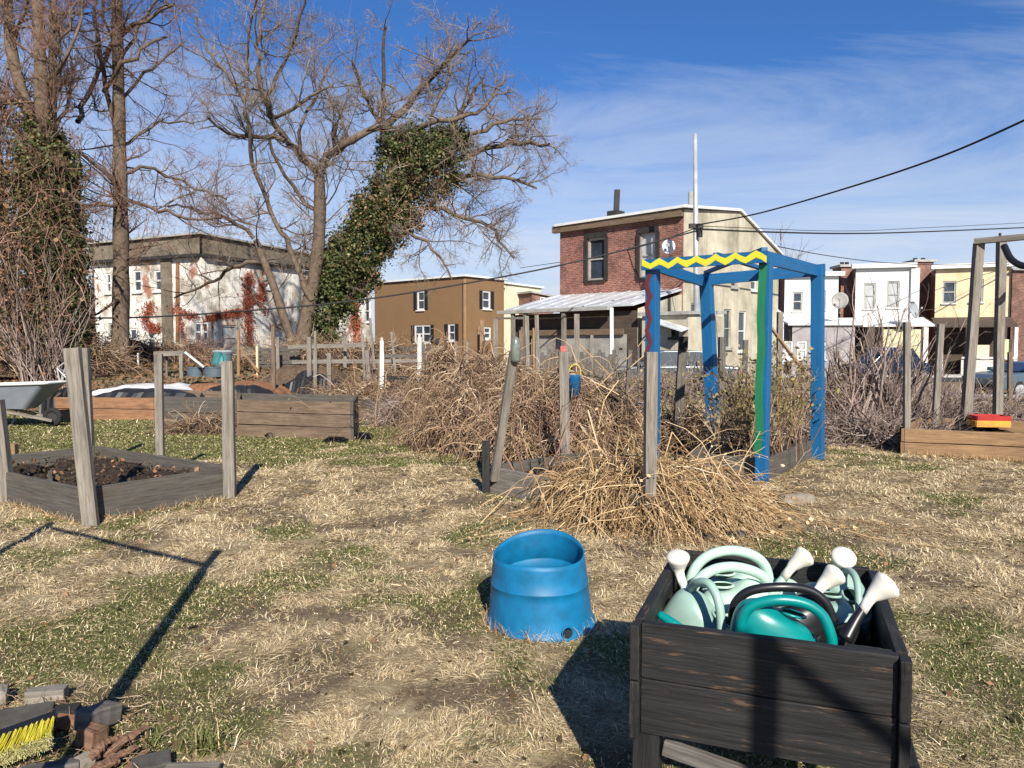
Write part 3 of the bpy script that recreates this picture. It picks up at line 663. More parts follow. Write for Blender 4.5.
part(t, 'downspout', 'tan_wood', lambda m: m.tube([B_-n_*.12+e_*.12+UP*6.3, B_-n_*.12+e_*.12-UP*.3], .14, 8))
part(t, 'wall_lamp', 'dark_trim', lambda m: m.box(A_.lerp(B_, .73)-n_*.1+UP*1.95, (.35, .2, .35)))
t, *_ = flat_house('cream_house', 'narrow cream house with vertical siding behind the brown house', PX(503.5, 350, 58), PX(541, 350, 61), 6, 6.35, 6.2, 'cream_siding', 'white_trim', [(520, 527, 294, 308), (522, 528, 316, 326)], [dict(fw=.1, bars=1), dict(fw=.1)])
t, *_ = flat_house('grey_brown_house', 'small brown brick house end with one white window beside the lean-to', PX(532, 350, 57.5), PX(553, 350, 58.5), 4, 5.6, 5.3, 'brick_brown', 'grey_trim', [(540, 546, 297, 304)], [dict(fw=.1)], roof='grey_trim')
# ---- stained white building on the left
K0 = V3((-23.4, 42, 0)); K1 = V3((-16.0, 38.6, 0)); K2 = V3((-9.6, 51.0, 0))
big = thing('stained_white_building', 'long two-storey white building with peeling stained walls and grey roof band on the left', 'building', (-16, 44, 0))
zb = 6.9
G0 = lambda l: ops_px(K0, K1, l)
oL = G0([(105.5, 111, 273, 293), (133, 141.5, 270, 292), (154, 162, 270, 291), (129, 137, 328, 350), (146.5, 154.5, 327, 350), (108, 113, 323, 336), (193.5, 208, 322, 342)])
n01 = (K1-K0).normalized(); i01 = V3((-n01.y, n01.x, 0)); i01 = i01 if i01.y > 0 else -i01
n12 = (K2-K1).normalized(); i12 = V3((-n12.y, n12.x, 0)); i12 = i12 if i12.x < 0 else -i12
part(big, 'left_wall', 'old_white', lambda m: wallmesh(m, K0, K1, -.4, 6.15, 6.15, oL, i01))
for k, o in enumerate(oL): window(big, K0, K1, o, i01, 'glass', 'white_trim' if k != 5 else 'grey_trim', .11, double=(k == 6), bars=(1))
oR = ops_px(K1, K2, [(222, 237, 325, 350), (264.5, 270, 278, 288.5), (276, 286.5, 328, 346), (366, 371, 300, 322)])
part(big, 'right_wall', 'old_white', lambda m: wallmesh(m, K1, K2, -.4, 6.1, 6.1, oR, i12))
for k, o in enumerate(oR): window(big, K1, K2, o, i12, ['board_up', 'glass', 'blind', 'glass'][k], ['grey_trim', 'white_trim', 'white_trim', 'white_trim'][k], .08)
part(big, 'roof_band', 'mansard', lambda m: (wallmesh(m, K0-n01*.3-i01*.12, K1-i01*.12+n01*.05, 6.28, 7.1, 7.2, [], i01), wallmesh(m, K1-i12*.12, K2+n12*.2-i12*.12, 6.28, 7.2, 6.9, [], i12)))
part(big, 'roof', 'grey_trim', lambda m: m.prism([K0-i01*.3+UP*7.2-n01*.3, K1-(i01+i12)*.3+UP*7.25, K2+UP*6.95-i12*.3, V3((-26, 56, 6.9))], UP*.1))
part(big, 'eave', 'dark_trim', lambda m: (m.beam(K0-i01*.12+UP*6.2, K1-i01*.12+UP*6.2, .16, .4, side=UP), m.beam(K1-i12*.12+UP*6.21, K2-i12*.12+UP*6.21, .15, .4, side=UP)))
part(big, 'rear_wall', 'old_white', lambda m: wallmesh(m, K0, V3((-26, 55, 0)), -.4, 7.1, 6.8, [], n01))
part(big, 'drain_pipe', 'rust', lambda m: m.tube([PX(177.5, 262, 39.2), PX(177.5, 372, 39.2)], .1, 8))
part(big, 'stained_pilaster', 'mansard', lambda m: m.beam(K0.lerp(K1, .70)-i01*.06-UP*.3, K0.lerp(K1, .70)-i01*.06+UP*6.1, .75, .1, side=n01))
# climbing plants on that wall
def wall_vine(label, a, b, pxl, n, size, mat='red_vine', w=3.0, name='climbing_vine'):
    a = V3((*a[:2], 0)); b = V3((*b[:2], 0)); e = (b-a).normalized(); out = V3((e.y, -e.x, 0)); out = out if out.y < 0 else -out; cs = []
    for (x0, y0, x1, y1, wd) in pxl:
        for _ in range(n):
            f = random.random(); x = x0+(x1-x0)*f+random.gauss(0, wd*(.35+1.0*abs(math.sin(f*9+x0))*random.random())); y = y0+(y1-y0)*f+random.gauss(0, 2)
            u, z = hit(a, b, x, y); cs.append(a+e*u+UP*z+out*random.uniform(.05, .13))
    V, F = leaves(np.array(cs), size, np.array(out), 1.2); loc = cs[0]; loc = V3((loc.x, loc.y, min(c.z for c in cs)))
    o = link(name, np_mesh(name, V-np.array(loc), [F]), M[mat], None, loc); tag(o, label, 'vine', 'red vines climbing the white building')
wall_vine('tall red vine forking up the right wall of the white building', K1, K2, [(249, 345, 246, 300, 4.2), (246, 305, 247, 275, 3.4), (250, 300, 262, 298, 2), (262, 298, 262, 285, 1.5)], 1500, .038)
wall_vine('small red vine patch beside the big tree trunk', K0, K1, [(146, 322, 152, 303, 5), (150, 325, 158, 330, 5)], 900, .036)
wall_vine('wide low red vine patch above the double window', K0, K1, [(170, 308, 200, 318, 3.5), (178, 305, 190, 360, 2)], 700, .036)
wall_vine('red vine strip right of the double window', K1, K2, [(206, 318, 222, 315, 3), (206, 322, 208, 330, 3), (240, 312, 224, 314, 2)], 800, .036)
wall_vine('orange red vine near the far end of the white building', K1, K2, [(357, 362, 353, 300, 3.4), (353, 300, 358, 285, 3)], 2600, .05, 'orange_vine')
wall_vine('faint red vine spots by the small upper window', K1, K2, [(258, 300, 266, 315, 4), (268, 330, 290, 318, 5)], 140, .05)
# ---- row houses on the right
def bay(label, x0, x1, D0, D1, ztop, wall, win, pane, low_fn=None, name='row_house', side='brick_brown', roof='white_trim', zl=None):
    A = PX(x0, 350, D0); B = PX(x1, 350, D1); A.z = B.z = 0; e = (B-A).normalized(); nb = V3((-e.y, e.x, 0)); nb = nb if nb.y > 0 else -nb
    t = thing(name, label, 'house', ((A.x+B.x)/2, D0, -.3), 'row houses across the street'); O = ops_px(A, B, win)
    part(t, 'upper_wall', wall, lambda m: wallmesh(m, A, B, 3.05, ztop, ztop, O, nb))
    for o in O: window(t, A, B, o, nb, pane, 'grey_trim', .10, sill=True, trim='white_trim')
    part(t, 'side_wall', side, lambda m: (wallmesh(m, B, B+nb*8, -.4, ztop, ztop, [], -e), wallmesh(m, A, A+nb*8, -.4, ztop, ztop, [], e), wallmesh(m, A+nb*8, B+nb*8, -.4, ztop, ztop, [], -nb)))
    part(t, 'cornice', roof, lambda m: m.prism([A-e*.3-nb*.35+UP*(ztop+.01), B+e*.3-nb*.35+UP*(ztop+.01), B+e*.3+nb*.05+UP*(ztop+.01), A-e*.3+nb*.05+UP*(ztop+.01)], UP*.28))
    part(t, 'roof', 'grey_trim', lambda m: m.prism([A+nb*.06+UP*(ztop-.06), B+nb*.06+UP*(ztop-.06), B+nb*7.9+UP*(ztop-.06), A+nb*7.9+UP*(ztop-.06)], UP*.12))
    return t, A, B, e, nb
# white house, left
t, A_, B_, e_, n_ = bay('white row house with small windows and closed grey porch behind the blue arbor', 783.5, 837, 50, 49.6, 6.15, 'white_siding', [(792.5, 802.5, 292, 311), (820, 826, 290, 309)], 'glass')
part(t, 'porch_roof', 'white_trim', lambda m: m.prism([A_-e_*.3-n_*2.4+UP*2.85, B_+e_*.9-n_*2.4+UP*2.85, B_+e_*.9+UP*3.25, A_-e_*.3+UP*3.25], UP*.12))
oo = ops_px(A_-n_*2.2, B_-n_*2.2, [(784, 793, 341, 360), (797, 807, 341, 359), (818, 826, 341, 359)])
part(t, 'porch_wall', 'grey_stone_wall', lambda m: wallmesh(m, A_-n_*2.2, B_+e_*.4-n_*2.2, -.4, 2.84, 2.84, oo, n_))
for o in oo: window(t, A_-n_*2.2, B_-n_*2.2, o, n_, 'blind', 'white_trim', .1)
part(t, 'lower_wall', 'grey_stone_wall', lambda m: wallmesh(m, A_, B_, -.4, 3.04, 3.04, [], n_))
# brick party block with chimney
def chim(label, x0, x1, D, z, cap, name='chimney_block'):
    A = PX(x0, 350, D); B = PX(x1, 350, D); t = thing(name, label, 'chimney', ((A.x+B.x)/2, D+.5, -.3), 'brick chimney blocks between the row houses')
    part(t, 'brickwork', 'brick_brown', lambda m: m.prism([V3((A.x, D, -.3)), V3((B.x, D, -.3)), V3((B.x, D+1.4, -.3)), V3((A.x, D+1.4, -.3))], UP*(z+.3)))
    part(t, 'cap', 'grey_trim', lambda m: m.box(((A.x+B.x)/2, D+.7, z+.08), (B.x-A.x+.3, 1.7, .16)))
    part(t, 'flue', 'dark_trim', lambda m: [m.tube([V3((A.x+.35+k*(B.x-A.x-.7), D+.7, z+.1)), V3((A.x+.35+k*(B.x-A.x-.7), D+.7, z+.1+cap))], .14, 8) for k in (0, 1)])
    return t
chim('brown brick chimney block between the two white row houses', 839.5, 854.5, 51.0, 6.9, .3)
chim('taller brick chimney block between white and cream row houses', 913, 931, 51.6, 7.3, .25)
chim('dark red brick block at the left edge of the row', 774, 782.5, 51.5, 6.3, .2)
# middle white house
t, A_, B_, e_, n_ = bay('middle white row house with two tall blinds and pale curtained porch', 854, 908.5, 49.8, 49.0, 6.65, 'white_siding', [(863.5, 875.5, 283, 308.5), (887, 899.5, 281, 307.5)], 'blind')
part(t, 'corner_board', 'white_trim', lambda m: m.beam(B_+e_*.25+UP*3.05, B_+e_*.25+UP*6.6, .5, .4, side=e_))
part(t, 'porch_roof', 'white_trim', lambda m: m.prism([A_-e_*1.3-n_*2.6+UP*2.75, B_+e_*.8-n_*2.6+UP*2.75, B_+e_*.8+UP*3.3, A_-e_*1.3+UP*3.3], UP*.12))
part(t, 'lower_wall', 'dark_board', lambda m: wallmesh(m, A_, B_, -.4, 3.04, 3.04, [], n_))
part(t, 'porch_post', 'white_wood', lambda m: m.beam(B_-n_*2.4+e_*.3-UP*.3, B_-n_*2.4+e_*.3+UP*2.74, .3, .3))
part(t, 'porch_post', 'dark_board', lambda m: m.beam(A_-n_*2.4+e_*.4-UP*.3, A_-n_*2.4+e_*.4+UP*2.74, .5, .5))
part(t, 'porch_curtain', 'curtain', lambda m: m.prism([A_-n_*2.3+e_*1.25+UP*.75, A_-n_*2.3+e_*3.6+UP*.75, A_-n_*2.3+e_*3.6+UP*2.6, A_-n_*2.3+e_*1.25+UP*2.6], -n_*.06))
# cream house, right
t, A_, B_, e_, n_ = bay('cream yellow row house with dark twin windows and black porch', 933.5, 1009, 49.2, 47.6, 6.55, 'yellow_stucco', [(942.5, 956, 281, 303), (969.5, 983.5, 279, 302)], 'glass')
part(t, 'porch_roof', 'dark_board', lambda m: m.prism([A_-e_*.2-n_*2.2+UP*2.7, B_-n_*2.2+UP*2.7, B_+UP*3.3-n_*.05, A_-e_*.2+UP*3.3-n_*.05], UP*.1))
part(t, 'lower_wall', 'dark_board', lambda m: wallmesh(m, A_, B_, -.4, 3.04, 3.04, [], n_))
for f, mm in ((.03, 'white_wood'), (.36, 'dark_board'), (.78, 'dark_board'), (.97, 'white_wood')): part(t, 'porch_post', mm, lambda m: m.beam(A_.lerp(B_, f)-n_*2.1-UP*.3, A_.lerp(B_, f)-n_*2.1+UP*2.69, .22, .22))
part(t, 'porch_rail', 'white_wood', lambda m: (m.beam(A_.lerp(B_, .3)-n_*2.2+UP*.8, B_-n_*2.2+UP*.8, .12, .1, side=UP), m.prism([A_.lerp(B_, .3)-n_*2.15-UP*.3, A_.lerp(B_, .72)-n_*2.15-UP*.3, A_.lerp(B_, .72)-n_*2.15+UP*.72, A_.lerp(B_, .3)-n_*2.15+UP*.72], n_*.1)))
part(t, 'porch_chair', 'yellow_stucco', lambda m: (m.box(A_.lerp(B_, .55)-n_*1.6+UP*1.1, (.8, .7, 1.0)), m.box(A_.lerp(B_, .86)-n_*1.6+UP*1.3, (.9, .7, 1.3))))
t = thing('brick_end_house', 'plain red brown brick house wall at the right edge of the row', 'house', (33.8, 49, -.3), 'row houses across the street')
A_ = PX(1010, 350, 47.4); B_ = PX(1052, 350, 46.4); A_.z = B_.z = 0; e_ = (B_-A_).normalized(); n_ = V3((-e_.y, e_.x, 0)); n_ = n_ if n_.y > 0 else -n_
oo = ops_px(A_, B_, [(1030, 1040, 285, 306)])
part(t, 'front_wall', 'brick_brown', lambda m: wallmesh(m, A_, B_, -.4, 6.3, 6.1, oo, n_)); window(t, A_, B_, oo[0], n_)
part(t, 'side_wall', 'brick_brown', lambda m: (wallmesh(m, A_, A_+n_*8, -.4, 6.3, 6.1, [], e_), wallmesh(m, B_, B_+n_*8, -.4, 6.1, 6.1, [], -e_)))
part(t, 'roof', 'grey_trim', lambda m: m.prism([A_+UP*6.32-n_*.2, B_+UP*6.12-n_*.2, B_+UP*6.12+n_*8, A_+UP*6.32+n_*8], UP*.12))
dish('round pale satellite dish above the left white porch', PX(840, 301, 47.5), (-.5, -1, .3), .50, 'grey_trim')
dish('round grey satellite dish at the right end of the white porch roof', PX(912.5, 310, 46.0), (.7, -1, .35), .52, 'board_up')
# slanted white gable peeking out behind the arbor post
t = thing('small_white_porch', 'small white gabled porch roof behind the green arbor post', 'porch', (16.6, 45, -.3))
q0 = PX(768, 305, 44); q1 = PX(785, 318, 44)
part(t, 'roof', 'white_trim', lambda m: m.prism([q0, q1, q1+V3((0, 3, 0)), q0+V3((0, 3, 0))], V3((0, 0, .2))))
part(t, 'post', 'white_trim', lambda m: m.beam(PX(782, 322, 44), GX(782, 44), .16, .16))
part(t, 'wall', 'dark_board', lambda m: m.prism([PX(768, 322, 45.5), PX(781, 322, 45.5), GX(781, 45.5), GX(768, 45.5)], V3((0, .2, 0))))
# ================================================================== utility pole and cables
t = thing('utility_pole', 'tall thin galvanised pole standing before the brick house corner', 'pole', GX(696, 27))
MB().tube([GX(698, 27), PX(695, 134, 27)], [.13, .075], 12).build('shaft', 'galv', t, smooth=True)
MB().box(PX(696, 226, 26.9), (.5, .14, .16)).build('bracket', 'dark_trim', t); MB().tube([PX(700, 229, 26.8), PX(700, 237, 26.8)], .09, 8).build('insulator', 'dark_trim', t)
def cable(label, pts, r, name='overhead_cable'):
    o = MB().tube(bez(pts, 10), r, 6).build(name, 'cable', loc=pts[0], smooth=True); tag(o, label, 'cable', 'overhead cables')
cable('thick overhead cable running from the left across the white building to the pole', [PX(-40, 312, 24), PX(110, 318, 24.5), PX(256, 310, 25), PX(375, 298, 25.5), PX(512, 275, 26), PX(600, 256, 26.5), PX(696, 231, 26.8)], .030)
cable('overhead cable rising from the pole to the upper right corner', [PX(697, 225, 26.8), PX(760, 213, 24), PX(860, 184, 20), PX(950, 153, 17), PX(1060, 104, 14.5)], .024)
cable('thin cable curving just above the thick one to the pole', [PX(520, 268, 40), PX(600, 256, 34), PX(650, 244, 30), PX(696, 228, 26.8)], .016)
cable('level overhead cable above the row houses', [PX(697, 229, 26.8), PX(768, 232, 30), PX(850, 233.5, 34), PX(930, 231.5, 38), PX(1060, 226, 44)], .035)
cable('thin upper cable above the row houses', [PX(697, 226, 26.8), PX(840, 231, 36), PX(930, 227.5, 38), PX(1060, 221, 44)], .014)
cable('slack thin cable dropping towards the cream row house', [PX(775, 246, 36), PX(830, 256, 40), PX(890, 263, 44), PX(960, 265, 47), PX(1012, 262, 47.2)], .022)
# ================================================================== dark planter box full of watering cans
PO = V3((.387, 2.36, 0)); ex_ = V3((.936, -.353, 0)); ey_ = V3((.353, .936, 0)); PW, PL, PT = .80, .93, .706
def pl(a, b, z): return PO+ex_*a+ey_*b+UP*z
pb = thing('planter_box', 'raised black-stained wooden planter box on legs packed with watering cans', 'planter', pl(PW/2, PL/2, 0))
def bd(p0, p1, w, t, side, mat='black_wood', name='board', **k):
    return part(pb, name, mat, lambda m: m.beam(p0, p1, w, t, side=side, seg=10, jit=.0012), bevel=.003, **k)
for z in (PT-.088, PT-.088-.183):
    bd(pl(.03, .02, z), pl(PW-.03, .02, z), .18, .034, UP)
    bd(pl(.03, PL-.02, z), pl(PW-.03, PL-.02, z), .18, .034, UP)
    bd(pl(.018, .045, z), pl(.018, PL-.045, z), .18, .034, UP); bd(pl(PW-.018, .045, z), pl(PW-.018, PL-.045, z), .18, .034, UP)
for (a, b) in ((.013, -.018), (PW-.013, -.018)):   # upright corner boards on the front
    bd(pl(a, b+.018, PT-.178), pl(a, b+.018, PT), .030, .05, ex_, name='corner_trim'); bd(pl(a, b+.018, PT-.37), pl(a, b+.018, PT-.184), .030, .05, ex_, name='corner_trim')
bd(pl(PW+.03, -.02, PT-.37), pl(PW+.03, PL*.5, PT-.37), .03, .03, UP, name='side_rail')
for (a, b) in ((.045, .055), (PW-.05, .055), (.05, PL-.06), (PW-.05, PL-.06)): bd(pl(a, b, -.01), pl(a, b, PT-.02-.05), .085, .085, ex_, mat='black_wood', name='leg')
bd(pl(.10, .03, .30), pl(PW-.1, .03, .20), .05, .03, UP, mat='dark_grey_wood', name='brace')
part(pb, 'floor_board', 'dark_grey_wood', lambda m: m.prism([pl(.04, .04, .37), pl(PW-.04, .04, .37), pl(PW-.04, PL-.04, .37), pl(.04, PL-.04, .37)], UP*.02))
bd(pl(PW-.16, .055, PT-.03), pl(PW-.04, .055, PT-.03), .05, .04, UP, name='corner_block', mat='black_wood')
# watering cans
def can(label, mat, c, yaw, tilt, handle, spout, rose=None, hr=.013, hmat=None, hole=True, size=1.0, roll=0, rose_aim=None, rr=.046, cap=None):
    """c = body centre; handle, spout = lists of world points; rose = last spout point gets a rose"""
    c = V3(c); t = thing('watering_can', label, 'watering can', c, 'watering cans in the planter box')
    m3 = Matrix.Rotation(yaw, 3, 'Z') @ Matrix.Rotation(tilt, 3, 'Y') @ Matrix.Rotation(roll, 3, 'X')
    prof = [(-.12, .62), (-.118, .84), (-.11, .93), (-.06, .97), (-.055, 1.0), (.0, 1.0), (.05, .97), (.055, .93), (.08, .86), (.098, .72), (.108, .5), (.112, .2)]
    rg = []
    for z, q in prof:
        rg.append([c+m3 @ V3((math.cos(a)*.145*q*size*(1+.0*z), math.copysign(abs(math.sin(a))**.85, math.sin(a))*.085*q*size, (z+.03*math.cos(a)*(z > .05))*size)) for a in [2*math.pi*j/28 for j in range(28)]])
    MB().rings(rg).build('body', mat, t, smooth=True, sub=1)
    if hole:
        cc = c+m3 @ V3((-.055*size, 0, .101*size)); X_ = m3 @ V3((1, 0, .12)); Y_ = m3 @ V3((0, 1, 0)); Z_ = m3 @ V3((0, 0, 1))
        lp = [cc+X_*(.042*size*math.cos(a))+Y_*(.032*size*math.sin(a)) for a in [2*math.pi*j/20 for j in range(21)]]
        MB().tube(lp, .005, 6, cap=False).build('filler_rim', mat, t, smooth=True)
        MB().rings([[q+Z_*.001 for q in lp[:-1]], [q+Z_*.002 for q in [cc+(q-cc)*.3 for q in lp[:-1]]]], cap0=False).build('filler_hole_shade', 'hollow_shade', t)  # closed dark disc, the shade of the opening painted on the body
    if handle:
        hp = bez(handle, 8); MB().tube(hp, hr*1.08, 12, flat=1.0).build('handle', hmat or mat, t, smooth=True)
    if spout:
        sp_ = bez(spout, 6); n = len(sp_); s = MB().tube(sp_, [(.024-.010*k/(n-1)) for k in range(n)], 14).build('spout', cap or mat, t, smooth=True)
        if rose:
            p0 = sp_[-1]; ax = V3(rose_aim).normalized() if rose_aim else (sp_[-1]-sp_[-2]).normalized(); d0 = (sp_[-1]-sp_[-2]).normalized()
            x = ax.cross(V3((0, 1, .2))).normalized(); y = x.cross(ax); m = MB(); rg = []
            for (d, r_) in ((-.03, .0185), (.0, .018), (.012, .0185), (.03, .022), (.06, rr*.72), (.085, rr*.97), (.092, rr), (.099, rr*.97), (.109, rr*.7), (.115, rr*.2)):
                cc = p0+d0*min(d, .03)+ax*max(d-.03, 0); rg.append([cc+(x*math.cos(a)+y*math.sin(a))*r_ for a in [2*math.pi*j/24 for j in range(24)]])
            ro = m.rings(rg).build('rose', 'rose', t, smooth=True); ro.parent = s
    return t
P = PX
# leftmost grey-green can, its rose standing up at the left
can('grey-green can at the left with upright cream rose and arched handle', 'sage', P(697, 632, 2.70), R(150), R(-26), [P(690, 592, 2.72), P(697, 583, 2.64), P(709, 584, 2.58), P(718, 600, 2.54), P(721, 622, 2.52), P(721, 645, 2.5)],
    [P(693, 612, 2.80), P(687, 596, 2.86), P(681, 578, 2.90)], True, hr=.0145, rose_aim=(-.12, -.32, 1), rr=.046, cap='mint')
can('pale mint can at the back with the highest arched handle', 'mint', P(735, 598, 3.02), R(5), R(4), [P(688, 590, 2.98), P(694, 570, 2.98), P(708, 556, 2.98), P(730, 550.5, 2.98), P(752, 555, 2.98), P(765, 566, 2.98), P(770, 585, 2.98)], None, hr=.019)
can('pale mint can with the second arched handle behind the black handle', 'mint', P(733, 612, 2.86), R(-4), R(6), [P(688, 603, 2.83), P(697, 582, 2.83), P(713, 570, 2.83), P(735, 567, 2.83), P(757, 573, 2.83), P(768, 583, 2.83), P(772, 600, 2.83)], None, hr=.0185)
can('mint can whose side-facing cream rose stands before the back board', 'mint', P(770, 612, 2.98), R(10), R(0), None, [P(770, 600, 2.92), P(778, 586, 2.92), P(788, 572, 2.92)], True, rose_aim=(.75, -.05, .62), rr=.042)
can('grey-green can at the right with forward-facing cream rose', 'sage', P(846, 612, 2.80), R(80), R(-10), [P(842, 590, 2.92), P(843, 575, 2.85), P(850, 571, 2.78), P(857, 582, 2.70), P(859, 610, 2.64), P(859, 625, 2.62)],
    [P(835, 596, 2.80), P(836, 585, 2.84), P(838, 573, 2.87)], True, hr=.012, rose_aim=(-.02, -.7, .8), rr=.047)
can('grey-green can whose lower cream rose leans over the black handle', 'sage', P(826, 622, 2.68), R(100), R(14), None, [P(806, 607, 2.60), P(812, 599, 2.62), P(818, 591, 2.64)], True, rose_aim=(.68, -.1, .66), rr=.041, hole=True)
can('black can with arched black handle behind the teal can', 'black_plastic', P(792, 632, 2.60), R(0), R(0), [P(732, 622, 2.60), P(735, 604, 2.58), P(750, 591, 2.56), P(780, 587, 2.54), P(808, 590, 2.54), P(825, 602, 2.53), P(834, 622, 2.52)],
    None, hr=.015)
can('black can at the right corner with tilted cream rose', 'black_plastic', P(838, 655, 2.50), R(30), R(10), None, [P(845, 640, 2.40), P(856, 620, 2.42), P(867, 603, 2.44)], True, rose_aim=(.8, -.05, .6), rr=.048, hole=False, size=.8)
can('bright teal can at the front with arched teal handle', 'teal', P(772, 641, 2.44), R(178), R(-6), [P(741, 640, 2.40), P(742, 620, 2.40), P(752, 606, 2.39), P(776, 600, 2.37), P(803, 603, 2.36), P(822, 615, 2.35), P(831, 636, 2.34), P(832, 650, 2.34)],
    None, hr=.016)
can('teal can at the front left corner showing only its bare spout', 'teal', P(698, 668, 2.62), R(160), R(0), None, [P(692, 640, 2.50), P(676, 626, 2.52), P(659, 614, 2.56)], None, hole=False, size=.8)
# ================================================================== blue bin, bottomless and cut wavy
bc = V3((.165, 4.23, 0)); bc.z = gz(bc.x, bc.y)-.01
bt = thing('blue_bin', 'blue plastic barrel half standing open on the dry grass, wavy rim', 'bin', bc)
def bin_ring(t, r, nn=56, wob=0):
    """t 0 bottom .. 1 rim; rim height varies round the bin"""
    out = []
    for j in range(nn):
        a = 2*math.pi*j/nn; top = .425+.035*math.sin(a)+.012*math.cos(a)-.018*math.cos(2*a+.5); z = .0+top*t
        rr = r*(1-.03*math.cos(2*a)*t); sh = -.012*t
        out.append(bc+V3((sh+math.cos(a)*rr, math.sin(a)*rr, z)))
    return out
prof = [(0.0, .318), (.03, .321), (.08, .317), (.10, .303), (.12, .300), (.3, .294), (.5, .287), (.60, .2835), (.61, .2865), (.625, .2865), (.635, .2825), (.8, .277), (.93, .272), (1, .270)]
rg = [bin_ring(t, r) for t, r in prof]+[bin_ring(t, r-.008) for t, r in prof[::-1]]
body = MB().rings(rg, False, False).build('shell', 'bin', bt, smooth=True)
aj = math.atan2(-.9, .42); hp = bc+V3((math.cos(aj)*.306, math.sin(aj)*.306, .045)); hx = V3((-math.sin(aj), math.cos(aj), 0))
MB().rings([[hp+V3((math.cos(aj), math.sin(aj), .35))*d+hx*math.cos(a)*r+UP*math.sin(a)*r for a in [2*math.pi*j/16 for j in range(16)]] for d, r in ((.012, .036), (.014, .030), (-.03, .026))]).build('drain_notch', 'bin', bt, smooth=True)
def disk(p, r, nrm, mat, parent, name):
    nrm = V3(nrm).normalized(); x = nrm.cross(UP).normalized(); y = x.cross(nrm); MB().prism([p+(x*math.cos(a)+y*math.sin(a))*r for a in [2*math.pi*j/16 for j in range(16)]], nrm*.002).build(name, mat, parent)
disk(hp+V3((math.cos(aj), math.sin(aj), .35))*.016, .025, (math.cos(aj), math.sin(aj), .35), 'black_plastic', bt, 'drain_hole_shade')  # black disc painted in for the shade inside the notch
# ================================================================== near debris
def block(label, name, cat, c, sz, rz, mat, rx=0, ry=0, bev=.006, seg=5):
    m3 = Matrix.Rotation(rz, 3, 'Z') @ Matrix.Rotation(rx, 3, 'X') @ Matrix.Rotation(ry, 3, 'Y'); c = V3(c)
    X_ = m3 @ V3((1, 0, 0)); o = MB().beam(c-X_*sz[0]/2, c+X_*sz[0]/2, sz[1], sz[2], side=m3 @ V3((0, 1, 0)), seg=seg, jit=min(sz)*.04).build(name, mat, bevel=bev); return tag(o, label, cat)
def G(px, py, dz=0):
    d = ray(px, py); t = (dz-EYE)/d.z; return V3((0, 0, EYE))+d*t
block('grey weathered block lying on the grass above the brush', 'wood_block', 'block', G(47, 694, .03), (.16, .07, .055), R(12), 'grey_wood')
block('dark slate-grey block with orange end leaning by the shadow', 'wood_block', 'block', G(98, 716, .06), (.17, .085, .08), R(72), 'dark_grey_wood', 0, R(10))
block('orange brown rotten wood lump beside the dark block', 'clay_lump', 'rubble', G(92, 737, .04), (.08, .09, .08), R(70), 'bark_chip', .1, .1, .006)
block('small orange lump under the end of the brush', 'clay_lump', 'rubble', G(66, 722, .03), (.08, .05, .05), R(15), 'rust', .1, .3, .008)
block('flat dark slate board behind the brush', 'slate_board', 'board', G(10, 722, .05), (.30, .17, .03), R(24), 'block', R(8))
block('mossy rounded stone at the left picture edge', 'stone', 'stone', G(-10, 697, .04), (.14, .12, .08), R(30), 'stone', .1, .1, .03)
block('pale stone lump between brush and bark', 'stone', 'stone', G(84, 763, .03), (.07, .06, .06), R(60), 'stone', .2, .1, .025)
block('dark slate block at the bottom edge beside the bark', 'slate_block', 'block', G(152, 768, .03), (.13, .09, .07), R(28), 'block', .1)
block('pale wooden plank end at the bottom edge by the green tuft', 'plank', 'plank', G(190, 776, .03), (.19, .10, .055), R(6), 'grey_wood', 0, .05)
block('grey plank under the yellow brush', 'plank', 'plank', G(18, 790, .02), (.30, .07, .04), R(20), 'grey_wood', 0, 0)
block('dark timber lying behind the orange lumps', 'timber', 'timber', G(40, 716, .03), (.30, .08, .06), R(10), 'charcoal_wood')
for k, (x, y, rz, l, sz) in enumerate(((108, 742, 48, 'upper curl of brown bark beside the orange lump', (.10, .035, .018)), (124, 741, 58, 'longest piece of brown bark next to the turf', (.19, .05, .02)), (106, 764, 35, 'short bark piece at the bottom picture edge', (.09, .05, .02)), (134, 762, 70, 'outermost bark strip near the green tuft', (.13, .03, .016)), (117, 756, 52, 'middle bark slab lying across the others', (.15, .045, .02)), (97, 752, 80, 'dark bark fragment touching the pale stone lump', (.08, .04, .03)))):
    p = G(x, y, .03+.012*(k % 3)); d = V3((math.cos(R(rz)), math.sin(R(rz)), .15*(k % 2)+.05)); s_ = V3((-d.y, d.x, 0)).normalized(); nq = d.cross(s_).normalized(); m = MB(); rg = []
    for q in np.linspace(-1, 1, 12):
        ww = sz[1]/2*(1-.35*q*q)*random.uniform(.75, 1.2); hh = sz[2]/2*random.uniform(.6, 1.5); c_ = p+d*(q*sz[0]/2)+s_*random.uniform(-.004, .004)+nq*random.uniform(-.003, .003)
        rg.append([c_+s_*(math.cos(a)*ww*random.uniform(.85, 1.1))+nq*(math.sin(a)*hh*random.uniform(.7, 1.3)+.3*hh*math.cos(2*a)) for a in [2*math.pi*j_/10 for j_ in range(10)]])
    tag(m.rings(rg).build('bark_piece', 'bark_chip'), l, 'bark', 'bark pieces by the brush')
